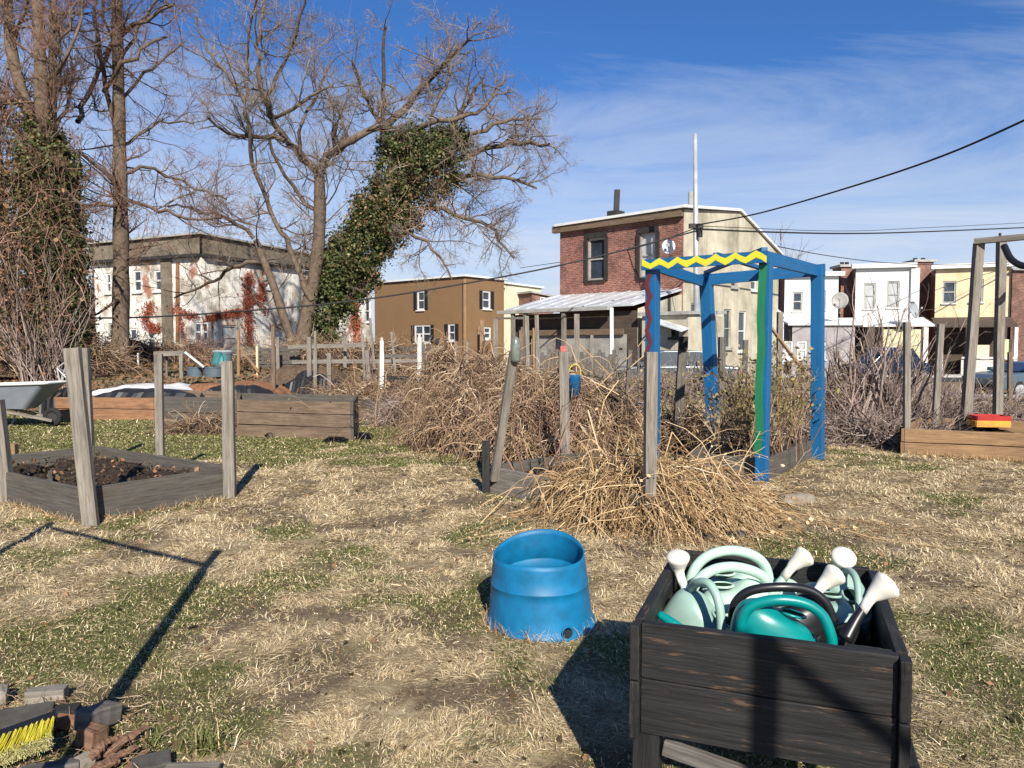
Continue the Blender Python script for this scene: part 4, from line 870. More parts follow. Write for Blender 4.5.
# loose chips and twigs round the pile
n = 420; px_ = RS.uniform(-20, 160, n); py_ = RS.uniform(695, 790, n); c0 = np.array([[*G(a, b, .012+.02*RS.rand())] for a, b in zip(px_, py_)])
A_, ra_ = grow(c0, RS.normal(size=(n, 3))*[1, 1, .15], RS.uniform(.03, .13, n), RS.uniform(.001, .0035, n), 4, 0, .2); A_[:, :, 2] = np.clip(A_[:, :, 2], .006, .09)
tag(tube_obj('loose_twigs', [tubes(A_, ra_)], 'vine', None, tuple(G(70, 740))), 'loose broken twigs and straw round the scrap pile', 'twigs', kind='stuff')
# scrub brush
b0 = G(-14, 741, .10); b1 = G(57, 716, .12); bax = (b1-b0).normalized(); bdir = V3((.30, -.93, -.22)).normalized()
br = thing('scrub_brush', 'scrub broom head with bright yellow bristles lying on its side at the corner', 'brush', (b0+b1)/2-UP*.12)
MB().beam(b0-bax*.02, b1+bax*.0, .045, .03, side=bdir).build('brush_head', 'black_plastic', br, bevel=.004)
tp = []; tf = []
for row in range(3):
    for k in range(13):
        o = b0.lerp(b1, (k+.5)/13)+bdir*.02+UP*(row-1)*.012
        for _ in range(44):
            sp_ = V3((random.gauss(0, .035)+(k-6)*.018, random.gauss(0, .04), random.gauss(0, .05))); d = (bdir+sp_).normalized(); s0 = o+V3((random.gauss(0, .0025), random.gauss(0, .0025), random.gauss(0, .0025)))
            Lb_ = random.uniform(.115, .135); tp.append([s0, s0+d*Lb_*.55, s0+d*Lb_]); q = s0+d*Lb_*.93; tf.append([q, q+(d+V3([random.gauss(0, .3) for _ in range(3)])).normalized()*.012, q+(d+V3([random.gauss(0, .5) for _ in range(3)])).normalized()*.024])
tube_obj('bristles', [tubes(np.array(tp), np.full((len(tp), 3), .0015))], 'bristle', br); tube_obj('bristle_tips', [tubes(np.array(tf), np.full((len(tf), 3), .0010))], 'frayed', br)
block('rough timber end propping up the brush', 'timber', 'timber', G(50, 772, .03), (.2, .05, .06), R(20), 'dark_grey_wood')
# green tuft
def tuft(label, c, n, ln, mat='blade', spread=.05, el=(.6, 1.5)):
    c = V3(c); a = RS.uniform(0, 2*np.pi, n); e0 = RS.uniform(*el, n); l = ln*RS.uniform(.5, 1.2, n)
    p0 = np.array(c)+RS.normal(size=(n, 3))*[spread, spread*.7, 0]; d = np.stack([np.cos(a)*np.cos(e0), np.sin(a)*np.cos(e0), np.sin(e0)], -1)
    p1 = p0+d*(l*.5)[:, None]; p2 = p1+unit(d-np.array([0, 0, .7]))*(l*.5)[:, None]; s = np.stack([-np.sin(a), np.cos(a), 0*a], -1)*.003
    V = np.stack([p0-s, p0+s, p1+s*.8, p1-s*.8, p2], 1).reshape(-1, 3); i = np.arange(n)*5
    mk = np.repeat((RS.rand(n) < .75).astype(float), 5)[:, None]
    o = link('grass_tuft', np_mesh('grass_tuft', V-np.array(c), [np.stack([i, i+1, i+2, i+3], -1), np.stack([i+3, i+2, i+4], -1)], np.concatenate([mk, mk*0], 1)), M[mat], None, c); return tag(o, label, 'grass tuft')
tuft('bright green grass tuft at the bottom edge near the plank', G(205, 752), 170, .12, spread=.045)
tuft('small grass tuft right of the bark at the bottom edge', G(152, 742), 60, .07, spread=.03)
# ================================================================== raised beds
def post_mesh(m, top, base, w, t, tip=False, yaw=0):
    top = V3(top); base = V3(base); sd = V3((math.cos(yaw), math.sin(yaw), 0)); m.beam(base-UP*.03, top, w, t, side=sd, seg=6, jit=w*.02)
def bed(name, label, corners, h, mat, soil=True, z=None, t=.045, boards=1, soil_mat='soil', bev=.004, mats=None):
    c = [V3((*p, 0)) for p in corners]; n = len(c); ctr = sum(c, V3((0, 0, 0)))/n; ctr.z = H(ctr.x, ctr.y) if z is None else z
    b = thing(name, label, 'raised bed', ctr)
    for k in range(n):
        p, q = c[k], c[(k+1) % n]; zz = ctr.z
        for j in range(boards):
            hh = h/boards; d = (q-p).normalized()*t*.5*(1 if k % 2 else -1)
            part(b, 'board', (mats[k] if mats else mat), lambda m: m.beam(p-d+UP*(zz+hh*(j+.5)-.01*(1-j)), q+d+UP*(zz+hh*(j+.5)-.01*(1-j)), hh-.004, t, side=UP, seg=8, jit=.004), bevel=bev)
    if soil:
        m = MB(); K_ = 14; rg = []
        P4 = lambda u, v: (c[0].lerp(c[1], u)).lerp(c[3].lerp(c[2], u), v)
        vs = [[P4(i/K_*.96+.02, j/K_*.96+.02)+UP*(ctr.z+h*.55+random.uniform(-.03, .035)+.03*math.sin(i*1.3)*math.cos(j*.9)) for i in range(K_+1)] for j in range(K_+1)]
        for j in range(K_):
            for i in range(K_): m.quad(vs[j][i], vs[j][i+1], vs[j+1][i+1], vs[j+1][i])
        m.build('soil', soil_mat, b)
    return b, ctr
b1_, _ = bed('raised_bed', 'square grey board raised bed with five upright posts at the left', [(-3.84, 6.62), (-2.95, 7.82), (-5.3, 9.42), (-6.19, 8.22)], .33, 'dull_wood', t=.04)
for (tx, ty, D, bx_, w, t) in ((72, 348, 6.52, 86, .125, .07), (84.5, 348, 9.55, 87, .10, .09), (158.5, 354, 8.66, 157.5, .085, .07), (227.5, 361, 7.72, 227, .115, .10), (-4, 400, 7.5, 3, .12, .1)):
    part(b1_, 'corner_post', 'grey_wood', lambda m: post_mesh(m, PX(tx, ty, D), GX(bx_, D, 0), w, t, yaw=R(8)), bevel=.004)
part(b1_, 'divider_board', 'dull_wood', lambda m: m.beam(V3((-4.5, 7.2, .2)), V3((-5.0, 8.0, .2)), .1, .04, side=UP, seg=5, jit=.004))
n = 500; u, v = RS.rand(n), RS.rand(n); c = np.array([-3.84, 6.62, .22])+u[:, None]*np.array([.89, 1.2, 0])+v[:, None]*np.array([-2.35, 1.6, 0]); c[:, 2] += RS.rand(n)*.03
V, F = leaves(c, .022); o = link('soil_litter', np_mesh('soil_litter', V-np.array(ORG[b1_]), [F]), M['dry_ivy'], b1_)
tag(o, kind='stuff')
block('small pale lumber block on the grass at the left edge', 'wood_block', 'block', PX(9, 451, 9.9)-UP*.0, (.19, .12, .19), R(10), 'tan_wood')
# right bed with tall frame
b2, _ = bed('raised_bed', 'tan lumber raised bed with standing posts at the right', [(5.72, 10.85), (8.3, 9.75), (9.0, 11.4), (6.95, 12.6)], .38, 'tan_wood', boards=2, mats=['tan_wood', 'brown_wood', 'tan_wood', 'tan_wood'])
part(b2, 'corner_post', 'grey_wood', lambda m: post_mesh(m, PX(907, 322, 10.9), GX(909.5, 10.9, 0), .085, .07), bevel=.004)
part(b2, 'corner_post', 'grey_wood', lambda m: post_mesh(m, PX(941, 324, 12.3), GX(936.5, 12.3, 0), .095, .07), bevel=.004)
part(b2, 'corner_stake', 'charcoal_wood', lambda m: post_mesh(m, PX(903, 427, 10.95), GX(903, 10.95, 0), .05, .07))
fr = thing('garden_frame', 'tall grey timber garden frame with top beam at the right edge', 'garden frame', GX(985, 12.4))
part(fr, 'post', 'grey_wood', lambda m: post_mesh(m, PX(979, 243, 12.2), GX(967, 12.2, 0), .135, .11), bevel=.005)
part(fr, 'post', 'grey_wood', lambda m: post_mesh(m, PX(1001.5, 242, 13.0), GX(1000, 13.0, 0), .13, .11), bevel=.005)
part(fr, 'post', 'grey_wood', lambda m: post_mesh(m, PX(1062, 234, 11.4), GX(1062, 11.4, 0), .13, .11), bevel=.005)
part(fr, 'top_beam', 'grey_wood', lambda m: m.beam(PX(974.5, 241.5, 12.2), PX(1068, 233, 11.4), .09, .12, side=UP, seg=6, jit=.003))
part(fr, 'top_beam', 'grey_wood', lambda m: m.beam(PX(999, 239, 13.1), PX(1068, 234, 12.6), .08, .1, side=UP))
part(fr, 'bolt', 'dark_trim', lambda m: m.tube([PX(1000, 239, 12.4), PX(1000, 233, 12.4)], .02, 8))
tag(MB().tube(bez([PX(1004, 246, 12.7), PX(1011, 259, 12.5), PX(1024, 266, 12.3), PX(1044, 264, 12.1), PX(1064, 247, 11.9)], 8), .055, 10).build('rubber_hose', 'black_plastic', loc=PX(1011, 259, 12.5)-UP*.1, smooth=True), 'black rubber tube sagging under the top beam of the grey frame', 'tube')
def crate(label, px, py, D, w, d, h, rz, mat):
    p = PX(px, py, D); t = thing('crate', label, 'crate', p, None); m3 = Matrix.Rotation(rz, 3, 'Z'); X_ = m3 @ V3((1, 0, 0)); Y_ = m3 @ V3((0, 1, 0))
    for s in (-1, 1):
        part(t, 'long_side', mat, lambda m: m.beam(p-X_*w/2+Y_*s*d/2+UP*h/2, p+X_*w/2+Y_*s*d/2+UP*h/2, h, .02, side=UP))
        part(t, 'short_side', mat, lambda m: m.beam(p+X_*s*w/2-Y_*(d/2-.012)+UP*h/2, p+X_*s*w/2+Y_*(d/2-.012)+UP*h/2, h-.01, .02, side=UP))
    part(t, 'bottom', mat, lambda m: m.beam(p-X_*(w/2-.012)+UP*.02, p+X_*(w/2-.012)+UP*.02, d-.03, .015, side=Y_)); return t
crate('yellow-orange plastic crate in the tan raised bed, under the red one', 988, 426, 11.9, .50, .34, .10, R(-8), 'orange_plastic'); crate('red plastic crate stacked on the yellow-orange crate', 989, 420, 11.95, .50, .34, .08, R(-8), 'red_plastic')
# bed round the dead stalks in the middle
b3, _ = bed('raised_bed', 'low grey board bed overgrown by dead stalks behind the blue bin', [(-.27, 8.05), (1.22, 6.35), (2.35, 7.35), (.86, 9.05)], .30, 'brown_wood', mats=['grey_wood', 'brown_wood', 'brown_wood', 'dull_wood'])
part(b3, 'corner_post', 'grey_wood', lambda m: post_mesh(m, PX(514, 352, 7.6), PX(494, 478, 7.9), .085, .06, yaw=R(20)), bevel=.004)
part(b3, 'corner_post', 'grey_wood', lambda m: post_mesh(m, PX(651, 352, 6.38), GX(651, 6.38, 0), .10, .075, yaw=R(10)), bevel=.004)
part(b3, 'corner_post', 'grey_wood', lambda m: post_mesh(m, PX(563.5, 352, 9.0), GX(566, 9.0, 0), .115, .09), bevel=.004)
part(b3, 'post_tip', 'faded_red', lambda m: m.beam(PX(563.5, 351.5, 9.0), PX(563, 346, 9.0), .07, .05))
part(b3, 'stake', 'charcoal_wood', lambda m: m.beam(GX(486, 7.95, -.02), PX(486, 441, 7.95), .085, .05, seg=5, jit=.004))
part(b3, 'bottle_cover', 'bottle', lambda m: m.rings([[PX(515.5, y, 7.58)+V3((math.cos(a)*r, math.sin(a)*r, 0)) for a in [2*math.pi*j/14 for j in range(14)]] for y, r in ((362, .044), (360, .052), (345, .052), (341, .046), (338, .03), (336, .008))]), smooth=True)
# ================================================================== blue arbor
ar = thing('arbor', 'blue painted square arbor with yellow zigzag front beam', 'arbor', (2.9, 9.9, 0))
AT = 2.66
aA, aB, aC, aD = V3((1.79, 9.47, 0)), V3((2.93, 8.62, 0)), V3((4.29, 10.42, 0)), V3((3.08, 11.2, 0))
def apost(p, top_px, bot_px, D, mat='blue_paint', w=.145): return part(ar, 'post', mat, lambda m: m.beam(GX(bot_px, D, -.03), V3((PX(top_px, 300, D).x, D, AT)), w, w*.95, side=(aB-aA).normalized(), seg=6, jit=.002), bevel=.004)
apost(aA, 652.5, 653.5, aA.y); pB = apost(aB, 765.5, 764, aB.y, w=.13); apost(aC, 817, 820, aC.y, w=.155); apost(aD, 705.5, 716, aD.y, w=.165)
f_ = (aB-aA).normalized(); fn = V3((f_.y, -f_.x, 0)); tA = V3((PX(652.5, 300, aA.y).x, aA.y, 0)); tB = V3((PX(765.5, 300, aB.y).x, aB.y, 0)); tC = V3((PX(817, 300, aC.y).x, aC.y, 0)); tD = V3((PX(705.5, 300, aD.y).x, aD.y, 0))
fbm_ = part(ar, 'front_beam', 'blue_paint', lambda m: m.beam(tA-f_*.10+UP*(AT-.055)+fn*.10, tB+f_*.06+UP*(AT-.06)+fn*.115, .13, .05, side=UP))
def zig(m, a, b, n, h, w, up, out, jt=.006):
    """continuous painted zigzag band, 3 mm proud of the timber"""
    a = V3(a); b = V3(b); K_ = []
    for k in range(n*2+1):
        f = k/(2*n); s_ = (h/2 if (k//2) % 2 == 0 else -h/2) if k % 2 == 0 else 0
        K_.append((a.lerp(b, f)+up*(s_+random.uniform(-jt, jt)), w*random.uniform(.85, 1.15)))
    for (p, w0), (q, w1) in zip(K_[:-1], K_[1:]): m.prism([p-up*w0/2, q-up*w1/2, q+up*w1/2, p+up*w0/2], out*.003)
z_ = part(ar, 'zigzag', 'yellow_paint', lambda m: zig(m, tA-f_*.09+UP*(AT-.055)+fn*.1255, tB+f_*.05+UP*(AT-.06)+fn*.1405, 13, .062, .078, UP, fn)); z_.parent = fbm_
zr_ = part(ar, 'red_zigzag', 'red_paint', lambda m: zig(m, tA+fn*.0735+UP*2.5-f_*.02, V3((PX(653, 350, aA.y).x, aA.y, .2))+fn*.0735-f_*.02, 16, .05, .06, f_, fn))
gs = part(ar, 'green_stripe', 'green_paint', lambda m: [m.beam(V3((PX(765.5-.0, 300, aB.y).x, aB.y, 0)).lerp(V3((PX(764, 300, aB.y).x, aB.y, 0)), (2.52-zz)/2.5)+fn*.068-f_*(.018+.012*math.sin(zz*7))+UP*zz, V3((PX(765.5, 300, aB.y).x, aB.y, 0)).lerp(V3((PX(764, 300, aB.y).x, aB.y, 0)), (2.52-zz+.31)/2.5)+fn*.068-f_*(.018+.012*math.sin((zz-.31)*7))+UP*(zz-.312), .092, .003, side=f_) for zz in [2.52-k*.31 for k in range(7)]])
part(ar, 'side_beam', 'blue_paint', lambda m: m.beam(tB+UP*(AT-.06), tC+UP*(AT-.03), .15, .05, side=UP)); part(ar, 'side_beam', 'blue_paint', lambda m: m.beam(tA+UP*(AT-.05), tD+UP*(AT-.13), .14, .05, side=UP))
part(ar, 'rear_beam', 'blue_paint', lambda m: m.beam(tD-f_*.1+UP*(AT-.09), tC+f_*.1+UP*(AT-.02), .16, .05, side=UP))
part(ar, 'cross_beam', 'blue_paint', lambda m: m.beam(tA.lerp(tB, .55)+UP*(AT+.035)-fn*.1, tD.lerp(tC, .55)+UP*(AT+.02), .07, .045, side=f_))
part(ar, 'cross_beam', 'blue_paint', lambda m: m.beam(tB+UP*(AT+.04)-f_*.02, tD+UP*(AT+.02), .07, .045, side=f_))
b4, _ = bed('raised_bed', 'grey raised bed full of weeds inside the blue arbor', [(2.25, 9.3), (2.98, 8.72), (4.22, 10.45), (3.3, 11.2)], .27, 'dull_wood', mats=['dark_grey_wood', 'dull_wood', 'dull_wood', 'dark_grey_wood'])
block('pale stone lying in the grass before the arbor bed', 'stone', 'stone', G(796, 499, .05), (.38, .14, .11), R(18), 'stone', .1, 0, .03)
block('blue-grey rag of stone at the foot of the dead stalks', 'stone', 'stone', G(738, 535, .02), (.16, .10, .05), R(30), 'block', .1, 0, .015)
block('small blue-grey stone beside the orange scrap', 'stone', 'stone', G(707, 537, .02), (.10, .08, .06), R(60), 'block', .1, 0, .015)
block('small orange scrap at the foot of the dead stalks', 'scrap', 'scrap', G(692, 534, .02), (.09, .08, .03), R(10), 'rust', .1, 0, .01)
# ================================================================== beds and stuff at the back left
b5, _ = bed('raised_bed', 'tall grey-brown timber bed at the left rear, longest of all', [(PX(238, 400, 13.1).x, 13.1), (PX(352, 400, 12.5).x, 12.5), (PX(352, 400, 14.2).x+.1, 14.2), (PX(240, 400, 14.9).x, 14.9)], .63, 'dull_wood', boards=3, mats=['brown_wood', 'dull_wood', 'dull_wood', 'brown_wood'])
b6, _ = bed('raised_bed', 'long low bed of weathered boards behind the square bed', [(PX(156, 400, 14.6).x, 14.6), (PX(238, 400, 14.0).x, 14.0), (PX(238, 400, 16).x, 16), (PX(156, 400, 16.6).x, 16.6)], .60, 'dull_wood', boards=2, mats=['dull_wood', 'dull_wood', 'brown_wood', 'dull_wood'])
b7, _ = bed('raised_bed', 'orange-brown board bed under the white tarpaulin', [(PX(55, 400, 16).x, 16.0), (PX(155, 400, 15.8).x, 15.8), (PX(155, 400, 18).x, 18.2), (PX(55, 400, 18).x, 18.4)], .48, 'orange_wood', boards=2, mats=['orange_wood', 'orange_wood', 'brown_wood', 'brown_wood'])
def lump(name, label, cat, px0, px1, D, z0, z1, dep, mat, parent=None, seed=0, nx_=26, ny_=10, kind=None):
    x0 = PX(px0, 350, D).x; x1 = PX(px1, 350, D).x; m = MB(); vs = []
    for j in range(ny_+1):
        row = []
        for i in range(nx_+1):
            u, v = i/nx_, j/ny_; edge = min(1, 4*u, 4*(1-u), 5*v+.0, 3*(1-v)+.0); edge = max(edge, 0)**.5
            z = z0+(z1-z0)*edge*(.55+.6*float(fbm(u*5+seed, v*3+seed, seed, 3))); row.append(V3((x0+(x1-x0)*u+.03*math.sin(j*2+seed), D+dep*v+.05*math.sin(i*1.7+seed), z)))
        vs.append(row)
    for j in range(ny_):
        for i in range(nx_): m.quad(vs[j][i], vs[j][i+1], vs[j+1][i+1], vs[j+1][i])
    o = m.build(name, mat, smooth=True); return tag(o, label, cat, kind=kind)
lump('tarpaulin', 'white tarpaulin spread over the rear left bed', 'tarpaulin', 86, 172, 16.7, .47, .70, 2.0, 'tarp', seed=3)
lump('plastic_sheet', 'crumpled black sheet edge below the white tarpaulin', 'sheet', 88, 190, 15.95, .46, .66, .9, 'black_tarp', seed=5)
lump('plastic_sheet', 'torn black sheet along the bed near the tubs', 'sheet', 196, 262, 16.2, .45, .72, .8, 'black_tarp', seed=8)
lump('plastic_sheet', 'black sheet heap beside the wheelbarrow', 'sheet', 36, 70, 17.2, .0, .62, 1.0, 'black_tarp', seed=9)
lump('soil_heap', 'orange-brown soil heap along the rear left beds', 'soil', 150, 275, 17.6, .3, .70, 2.0, 'rust', seed=12)
lump('dirt_strip', 'brown leaf-covered dirt behind the middle fence', 'soil', 250, 345, 20.5, .2, 1.0, 2.0, 'litter', seed=15)
lump('plastic_sheet', 'flat black sheet by the picket posts', 'sheet', 278, 330, 19.0, .3, .95, 1.6, 'black_tarp', seed=17)
lump('plastic_scrap', 'small black plastic scrap on the grass by the tall bed corner', 'scrap', 353, 369, 12.6, .0, .12, .3, 'black_tarp', seed=19)
lump('plastic_scrap', 'small black scrap at the foot of the tall bed, left', 'scrap', 263, 278, 12.9, .0, .10, .2, 'black_tarp', seed=20)
lump('plastic_scrap', 'small black scrap at the foot of the tall bed, right', 'scrap', 322, 344, 12.2, .0, .08, .2, 'black_tarp', seed=22)
lump('rubbish', 'white rubbish bag lying on the leaf bank behind the wheelbarrow', 'rubbish', 18, 30, 22.2, .7, 1.15, .5, 'tarp', seed=25)
lump('rubbish', 'small white scrap left of the leaning wood on the bank', 'rubbish', 18, 24, 23.0, 1.3, 2.0, .3, 'tarp', seed=26)
lump('rubbish', 'small white scrap right of the other white scrap on the bank', 'rubbish', 29, 35, 23.0, 1.3, 2.05, .3, 'tarp', seed=27)
# wheelbarrow
wb = thing('wheelbarrow', 'grey plastic wheelbarrow with pale rim at the left edge', 'wheelbarrow', GX(0, 14.6))
def wq(px, py, D): return PX(px, py, D)
ringt = lambda zt, x0, x1, y0, y1: [V3((x0, y0, zt)), V3((x1, y0, zt+.02)), V3((x1, y1, zt+.02)), V3((x0, y1, zt))]
xw0 = PX(-55, 400, 14.2).x; xw1 = PX(47, 400, 14.2).x
def rr4(x0, x1, y0, y1, z0, z1, n=6):
    out = []; r = .12
    for cx, cy, a0 in ((x1-r, y1-r, 0), (x0+r, y1-r, 90), (x0+r, y0+r, 180), (x1-r, y0+r, 270)):
        for k in range(n+1):
            a = R(a0+90*k/n); X_ = cx+r*math.cos(a); out.append(V3((X_, cy+r*math.sin(a), z0+(z1-z0)*(X_-x0)/(x1-x0))))
    return out
MB().rings([rr4(xw0+.45, xw1-.50, 14.35, 14.75, .38, .36), rr4(xw0, xw1, 14.15, 14.95, .80, .86), rr4(xw0-.03, xw1+.03, 14.12, 14.98, .80, .86), rr4(xw0+.03, xw1-.04, 14.18, 14.92, .79, .85), rr4(xw0+.47, xw1-.52, 14.38, 14.72, .40, .38)], True, True).build('tray', 'tray', wb, smooth=False)
MB().tube(rr4(xw0-.02, xw1+.02, 14.13, 14.97, .81, .87)+[rr4(xw0-.02, xw1+.02, 14.13, 14.97, .81, .87)[0]], .02, 6, cap=False).build('rim', 'white_trim', wb)
for yy in (14.3, 14.8): part(wb, 'handle_bar', 'grey_wood', lambda m: m.beam(V3((xw0-.4, yy, .62)), V3((xw1-.05, yy*.5+14.55*.5, .13)), .05, .05))
for yy in (14.3, 14.8): part(wb, 'leg', 'grey_trim', lambda m: m.tube([V3((xw0+.75, yy, .38)), V3((xw0+.62, yy, .0)), V3((xw0+.85, yy, .0)), V3((xw0+.98, yy, .33))], .018, 6))
wx = V3((xw1-.12, 14.55, .19)); wh = part(wb, 'wheel', 'tyre', lambda m: m.tube([wx+V3((.14*math.cos(a), 0, .14*math.sin(a))) for a in [2*math.pi*j/20 for j in range(21)]], .05, 8, cap=False), smooth=True)
o = part(wb, 'rim_disc', 'dark_trim', lambda m: m.tube([wx-V3((0, .02, 0)), wx+V3((0, .02, 0))], .10, 14)); o.name = 'wheel_rim'; o.parent = wh
# small pale marking on the tray (illegible dash in the photograph)
# tubs
def tub(label, px0, px1, ytop, D, zb, mat='tub', lid=False, name='tub'):
    x0, x1 = PX(px0, 350, D).x, PX(px1, 350, D).x; r = (x1-x0)/2; c = V3(((x0+x1)/2, D, zb)); zt = PX(px0, ytop, D).z; hgt = zt-zb
    t = thing(name, label, 'tub', c, 'plastic tubs on the rear beds'); cr_ = lambda q, rad: [c+V3((math.cos(a)*rad, math.sin(a)*rad*.8, hgt*q)) for a in [2*math.pi*j/24 for j in range(24)]]
    MB().rings([cr_(0, r*.86), cr_(.3, r*.9), cr_(.31, r*.93), cr_(.36, r*.93), cr_(.37, r*.9), cr_(.92, r*.97), cr_(.92, r*1.03), cr_(1, r*1.03), cr_(1, r*.94), cr_(.1, r*.82)], True, True).build('shell', mat, t)
    if lid: MB().rings([cr_(1.0, r*1.04), cr_(1.07, r*1.04), cr_(1.08, r*.9)]).build('lid', 'board_up', t)
    return t
zb_ = .62
tub('grey tub at the left of the rear tubs', 186, 203, 367, 20.6, 1.0*H(-9, 20.6)+.35); tub('grey tub right of its twin, under the teal cloth', 203, 223, 367, 20.4, 1.0*H(-9, 20.6)+.35); tub('taller grey barrel with lid behind the twin tubs', 213, 232, 352, 22, H(-9, 22)+.05, lid=True)
lump('cloth', 'teal cloth draped over the right tub', 'cloth', 209, 221, 20.25, H(-9, 20.6)+.7, H(-9, 20.6)+1.05, .5, 'tub_teal', seed=31, nx_=10, ny_=6)
tag(MB().beam(PX(185, 352, 20.2), PX(204, 367, 20.2), .05, .05).build('stick', 'white_wood'), 'pale stick leaning on the grey tubs', 'stick')
# trellis cage
o = MB(); q = [PX(57, 368, 19.5), PX(68, 360, 19.3), PX(69, 381, 19.3), PX(60, 383, 19.6), PX(66, 372, 19.8)]
for i_ in range(5):
    for j_ in range(i_+1, 5): o.tube([q[i_], q[j_]], .018, 5)
tag(o.build('wire_cage', 'wire'), 'small white wire cage lying behind the tallest left post', 'cage')
# ================================================================== loose posts
def post(label, px, yt, D, w, t, mat='grey_wood', pb_=None, group=None, z=None, name='wooden_post', point=False, yaw=0.1):
    base = GX(pb_ if pb_ is not None else px, D, z); top = PX(px, yt, D); m = MB(); post_mesh(m, top, base, w, t, yaw=yaw+random.uniform(-.2, .2))
    if point: m.beam(top-UP*.002, top+UP*w*.9, w*.55, t*.5)
    o = m.build(name, mat, loc=base); return tag(o, label, 'post', group)
gl = 'posts of the rear garden beds'
LS = [
 (273, 326, 18.3, .085, .05, 'brown_wood', 273, 'pinkish thin post in front of the slatted panel'),
 (277.5, 337, 23, .09, .06, 'grey_wood', 278, 'grey post standing against the slatted panel'),
 (309, 337, 19.3, .11, .07, 'grey_wood', 309, 'grey post left of the thin pair beside the ivy tree base'),
 (315, 331, 20.4, .07, .05, 'grey_wood', 316, 'thinner taller grey post right behind the pair'),
 (315, 350, 18.4, .085, .06, 'grey_wood', 314.5, 'shorter grey post in front of the thin pair'),
 (329, 353, 18.9, .10, .06, 'grey_wood', 329, 'short grey post left of the vine heap'),
 (345, 337, 23.5, .10, .07, 'grey_wood', 345, 'grey fence post before the ivy base'),
 (362.5, 335, 20.6, .07, .05, 'grey_wood', 365, 'thin grey post in front of the orange vine'),
 (367, 350, 20, .10, .06, 'grey_wood', 370, 'wider leaning grey post under the orange vine'),
 (370, 318, 21.5, .06, .05, 'grey_wood', 376, 'long thin leaning pole before the orange vine'),
 (381.8, 341, 18.0, .095, .05, 'white_wood', 381, 'left peeling white picket post with pointed top'),
 (391.5, 332, 20.6, .075, .05, 'grey_wood', 397, 'thin grey post leaning between the two white picket posts'),
 (419.5, 337, 18.0, .095, .05, 'white_wood', 418.5, 'right peeling white picket post with pointed top'),
 (422, 342, 18.6, .085, .05, 'dark_grey_wood', 435, 'dark post leaning away from the right white picket'),
 (456, 341, 17, .05, .05, 'grey_wood', 455, 'small post tip above the vine heap, left'),
 (467, 342, 16.6, .055, .05, 'grey_wood', 465, 'leaning post tip above the vine heap, right'),
 (478.5, 326, 20, .06, .05, 'tan_wood', 478.5, 'narrow new lumber post left of the wide tan post'),
 (482, 320, 19.4, .105, .06, 'tan_wood', 482, 'wide tan lumber post before the brown house corner'),
 (495.5, 319, 17.5, .11, .07, 'grey_wood', 496.5, 'grey post with a wire before the brown house porch'),
 (521, 327, 18.4, .10, .06, 'brown_wood', 521, 'brown post right of the cream siding house'),
 (526.5, 316, 17.0, .095, .07, 'grey_wood', 529, 'leaning grey post at the left end of the lean-to'),
 (534, 328, 19, .085, .06, 'tan_wood', 534, 'tan post between two grey posts at the lean-to'),
 (536.5, 315, 16.6, .09, .07, 'grey_wood', 539, 'grey post just right of the tan post at the lean-to'),
 (576.8, 314, 17.6, .12, .08, 'grey_wood', 577.5, 'wide grey post in the middle of the lean-to front'),
 (592, 335, 16.4, .065, .05, 'grey_wood', 591, 'thin grey post left of the white pole'),
 (630, 350, 14.5, .08, .06, 'dark_grey_wood', 626, 'leaning dark post right of the white pole'),
 (638, 345, 15.5, .05, .05, 'dark_grey_wood', 640, 'thin dark stake just left of the arbor'),
 (683.5, 337, 11.6, .125, .09, 'dark_grey_wood', 677, 'thick dark post with charred top beside the blue rear post'),
 (722, 337, 14.0, .12, .08, 'dark_grey_wood', 722, 'dull post with rounded top seen through the arbor, left'),
 (745.5, 340, 14.5, .09, .07, 'dark_grey_wood', 745, 'dull narrow post seen through the arbor, right'),
 (780, 312, 15.5, .105, .08, 'grey_wood', 780, 'grey post between the green arbor post and the blue one'),
 (238.5, 330, 22.4, .08, .05, 'tan_wood', 238, 'pinkish tan post near the grey barrel'),
 (257, 346, 22.5, .055, .05, 'yellow_stucco', 257, 'yellowish thin post at the left end of the slatted panel'),
 (181, 354, 22, .10, .08, 'grey_wood', 181, 'low grey post under the rail beside the tubs'),
 (166.5, 353, 22.3, .05, .05, 'dark_grey_wood', 166.5, 'low thin post under the rail near the tree'),
 (138, 353, 24.4, .05, .05, 'white_wood', 138, 'thin pale stake beside the big tree trunk'),
 (1010, 352, 15.5, .08, .06, 'brown_wood', 1012, 'short brown post at the right edge behind the frame'),
]
for (px, yt, D, w_, t_, mt, pb2, lb) in LS: post(lb, px, yt, D, w_, t_, mt, pb2, gl, point=('pointed' in lb))
o = MB().beam(PX(683.3, 336.5, 11.52), PX(683, 349, 11.52), .13, .098).build('post_wrap', 'charcoal_wood'); tag(o, 'black wrapping round the top of the thick dark post', 'wrap')
post('slim white painted pole carrying the lean-to gutter', 611.5, 308, 26.4, .12, .12, 'white_trim', 612, z=0, name='white_pole')
def rail(label, x0, y0, D0, x1, y1, D1, w, t, mat='grey_wood', name='fence_rail', cat='rail', group='rails between the rear posts'):
    o = MB().beam(PX(x0, y0, D0), PX(x1, y1, D1), w, t, side=UP, seg=5, jit=.004).build(name, mat); return tag(o, label, cat, group)
rail('upper rail between the two white picket posts', 379, 356, 18.1, 420, 356, 18.1, .07, .04, 'dark_grey_wood'); rail('lower dark rail between the two white picket posts', 377, 378, 18.1, 420, 378, 18.1, .09, .05, 'charcoal_wood')
rail('long upper grey rail from the slatted panel to the orange vine', 288, 347, 23.3, 366, 345, 23.0, .13, .05); rail('long lower grey rail behind the vine heap', 292, 362, 23.4, 380, 361, 22.8, .12, .05)
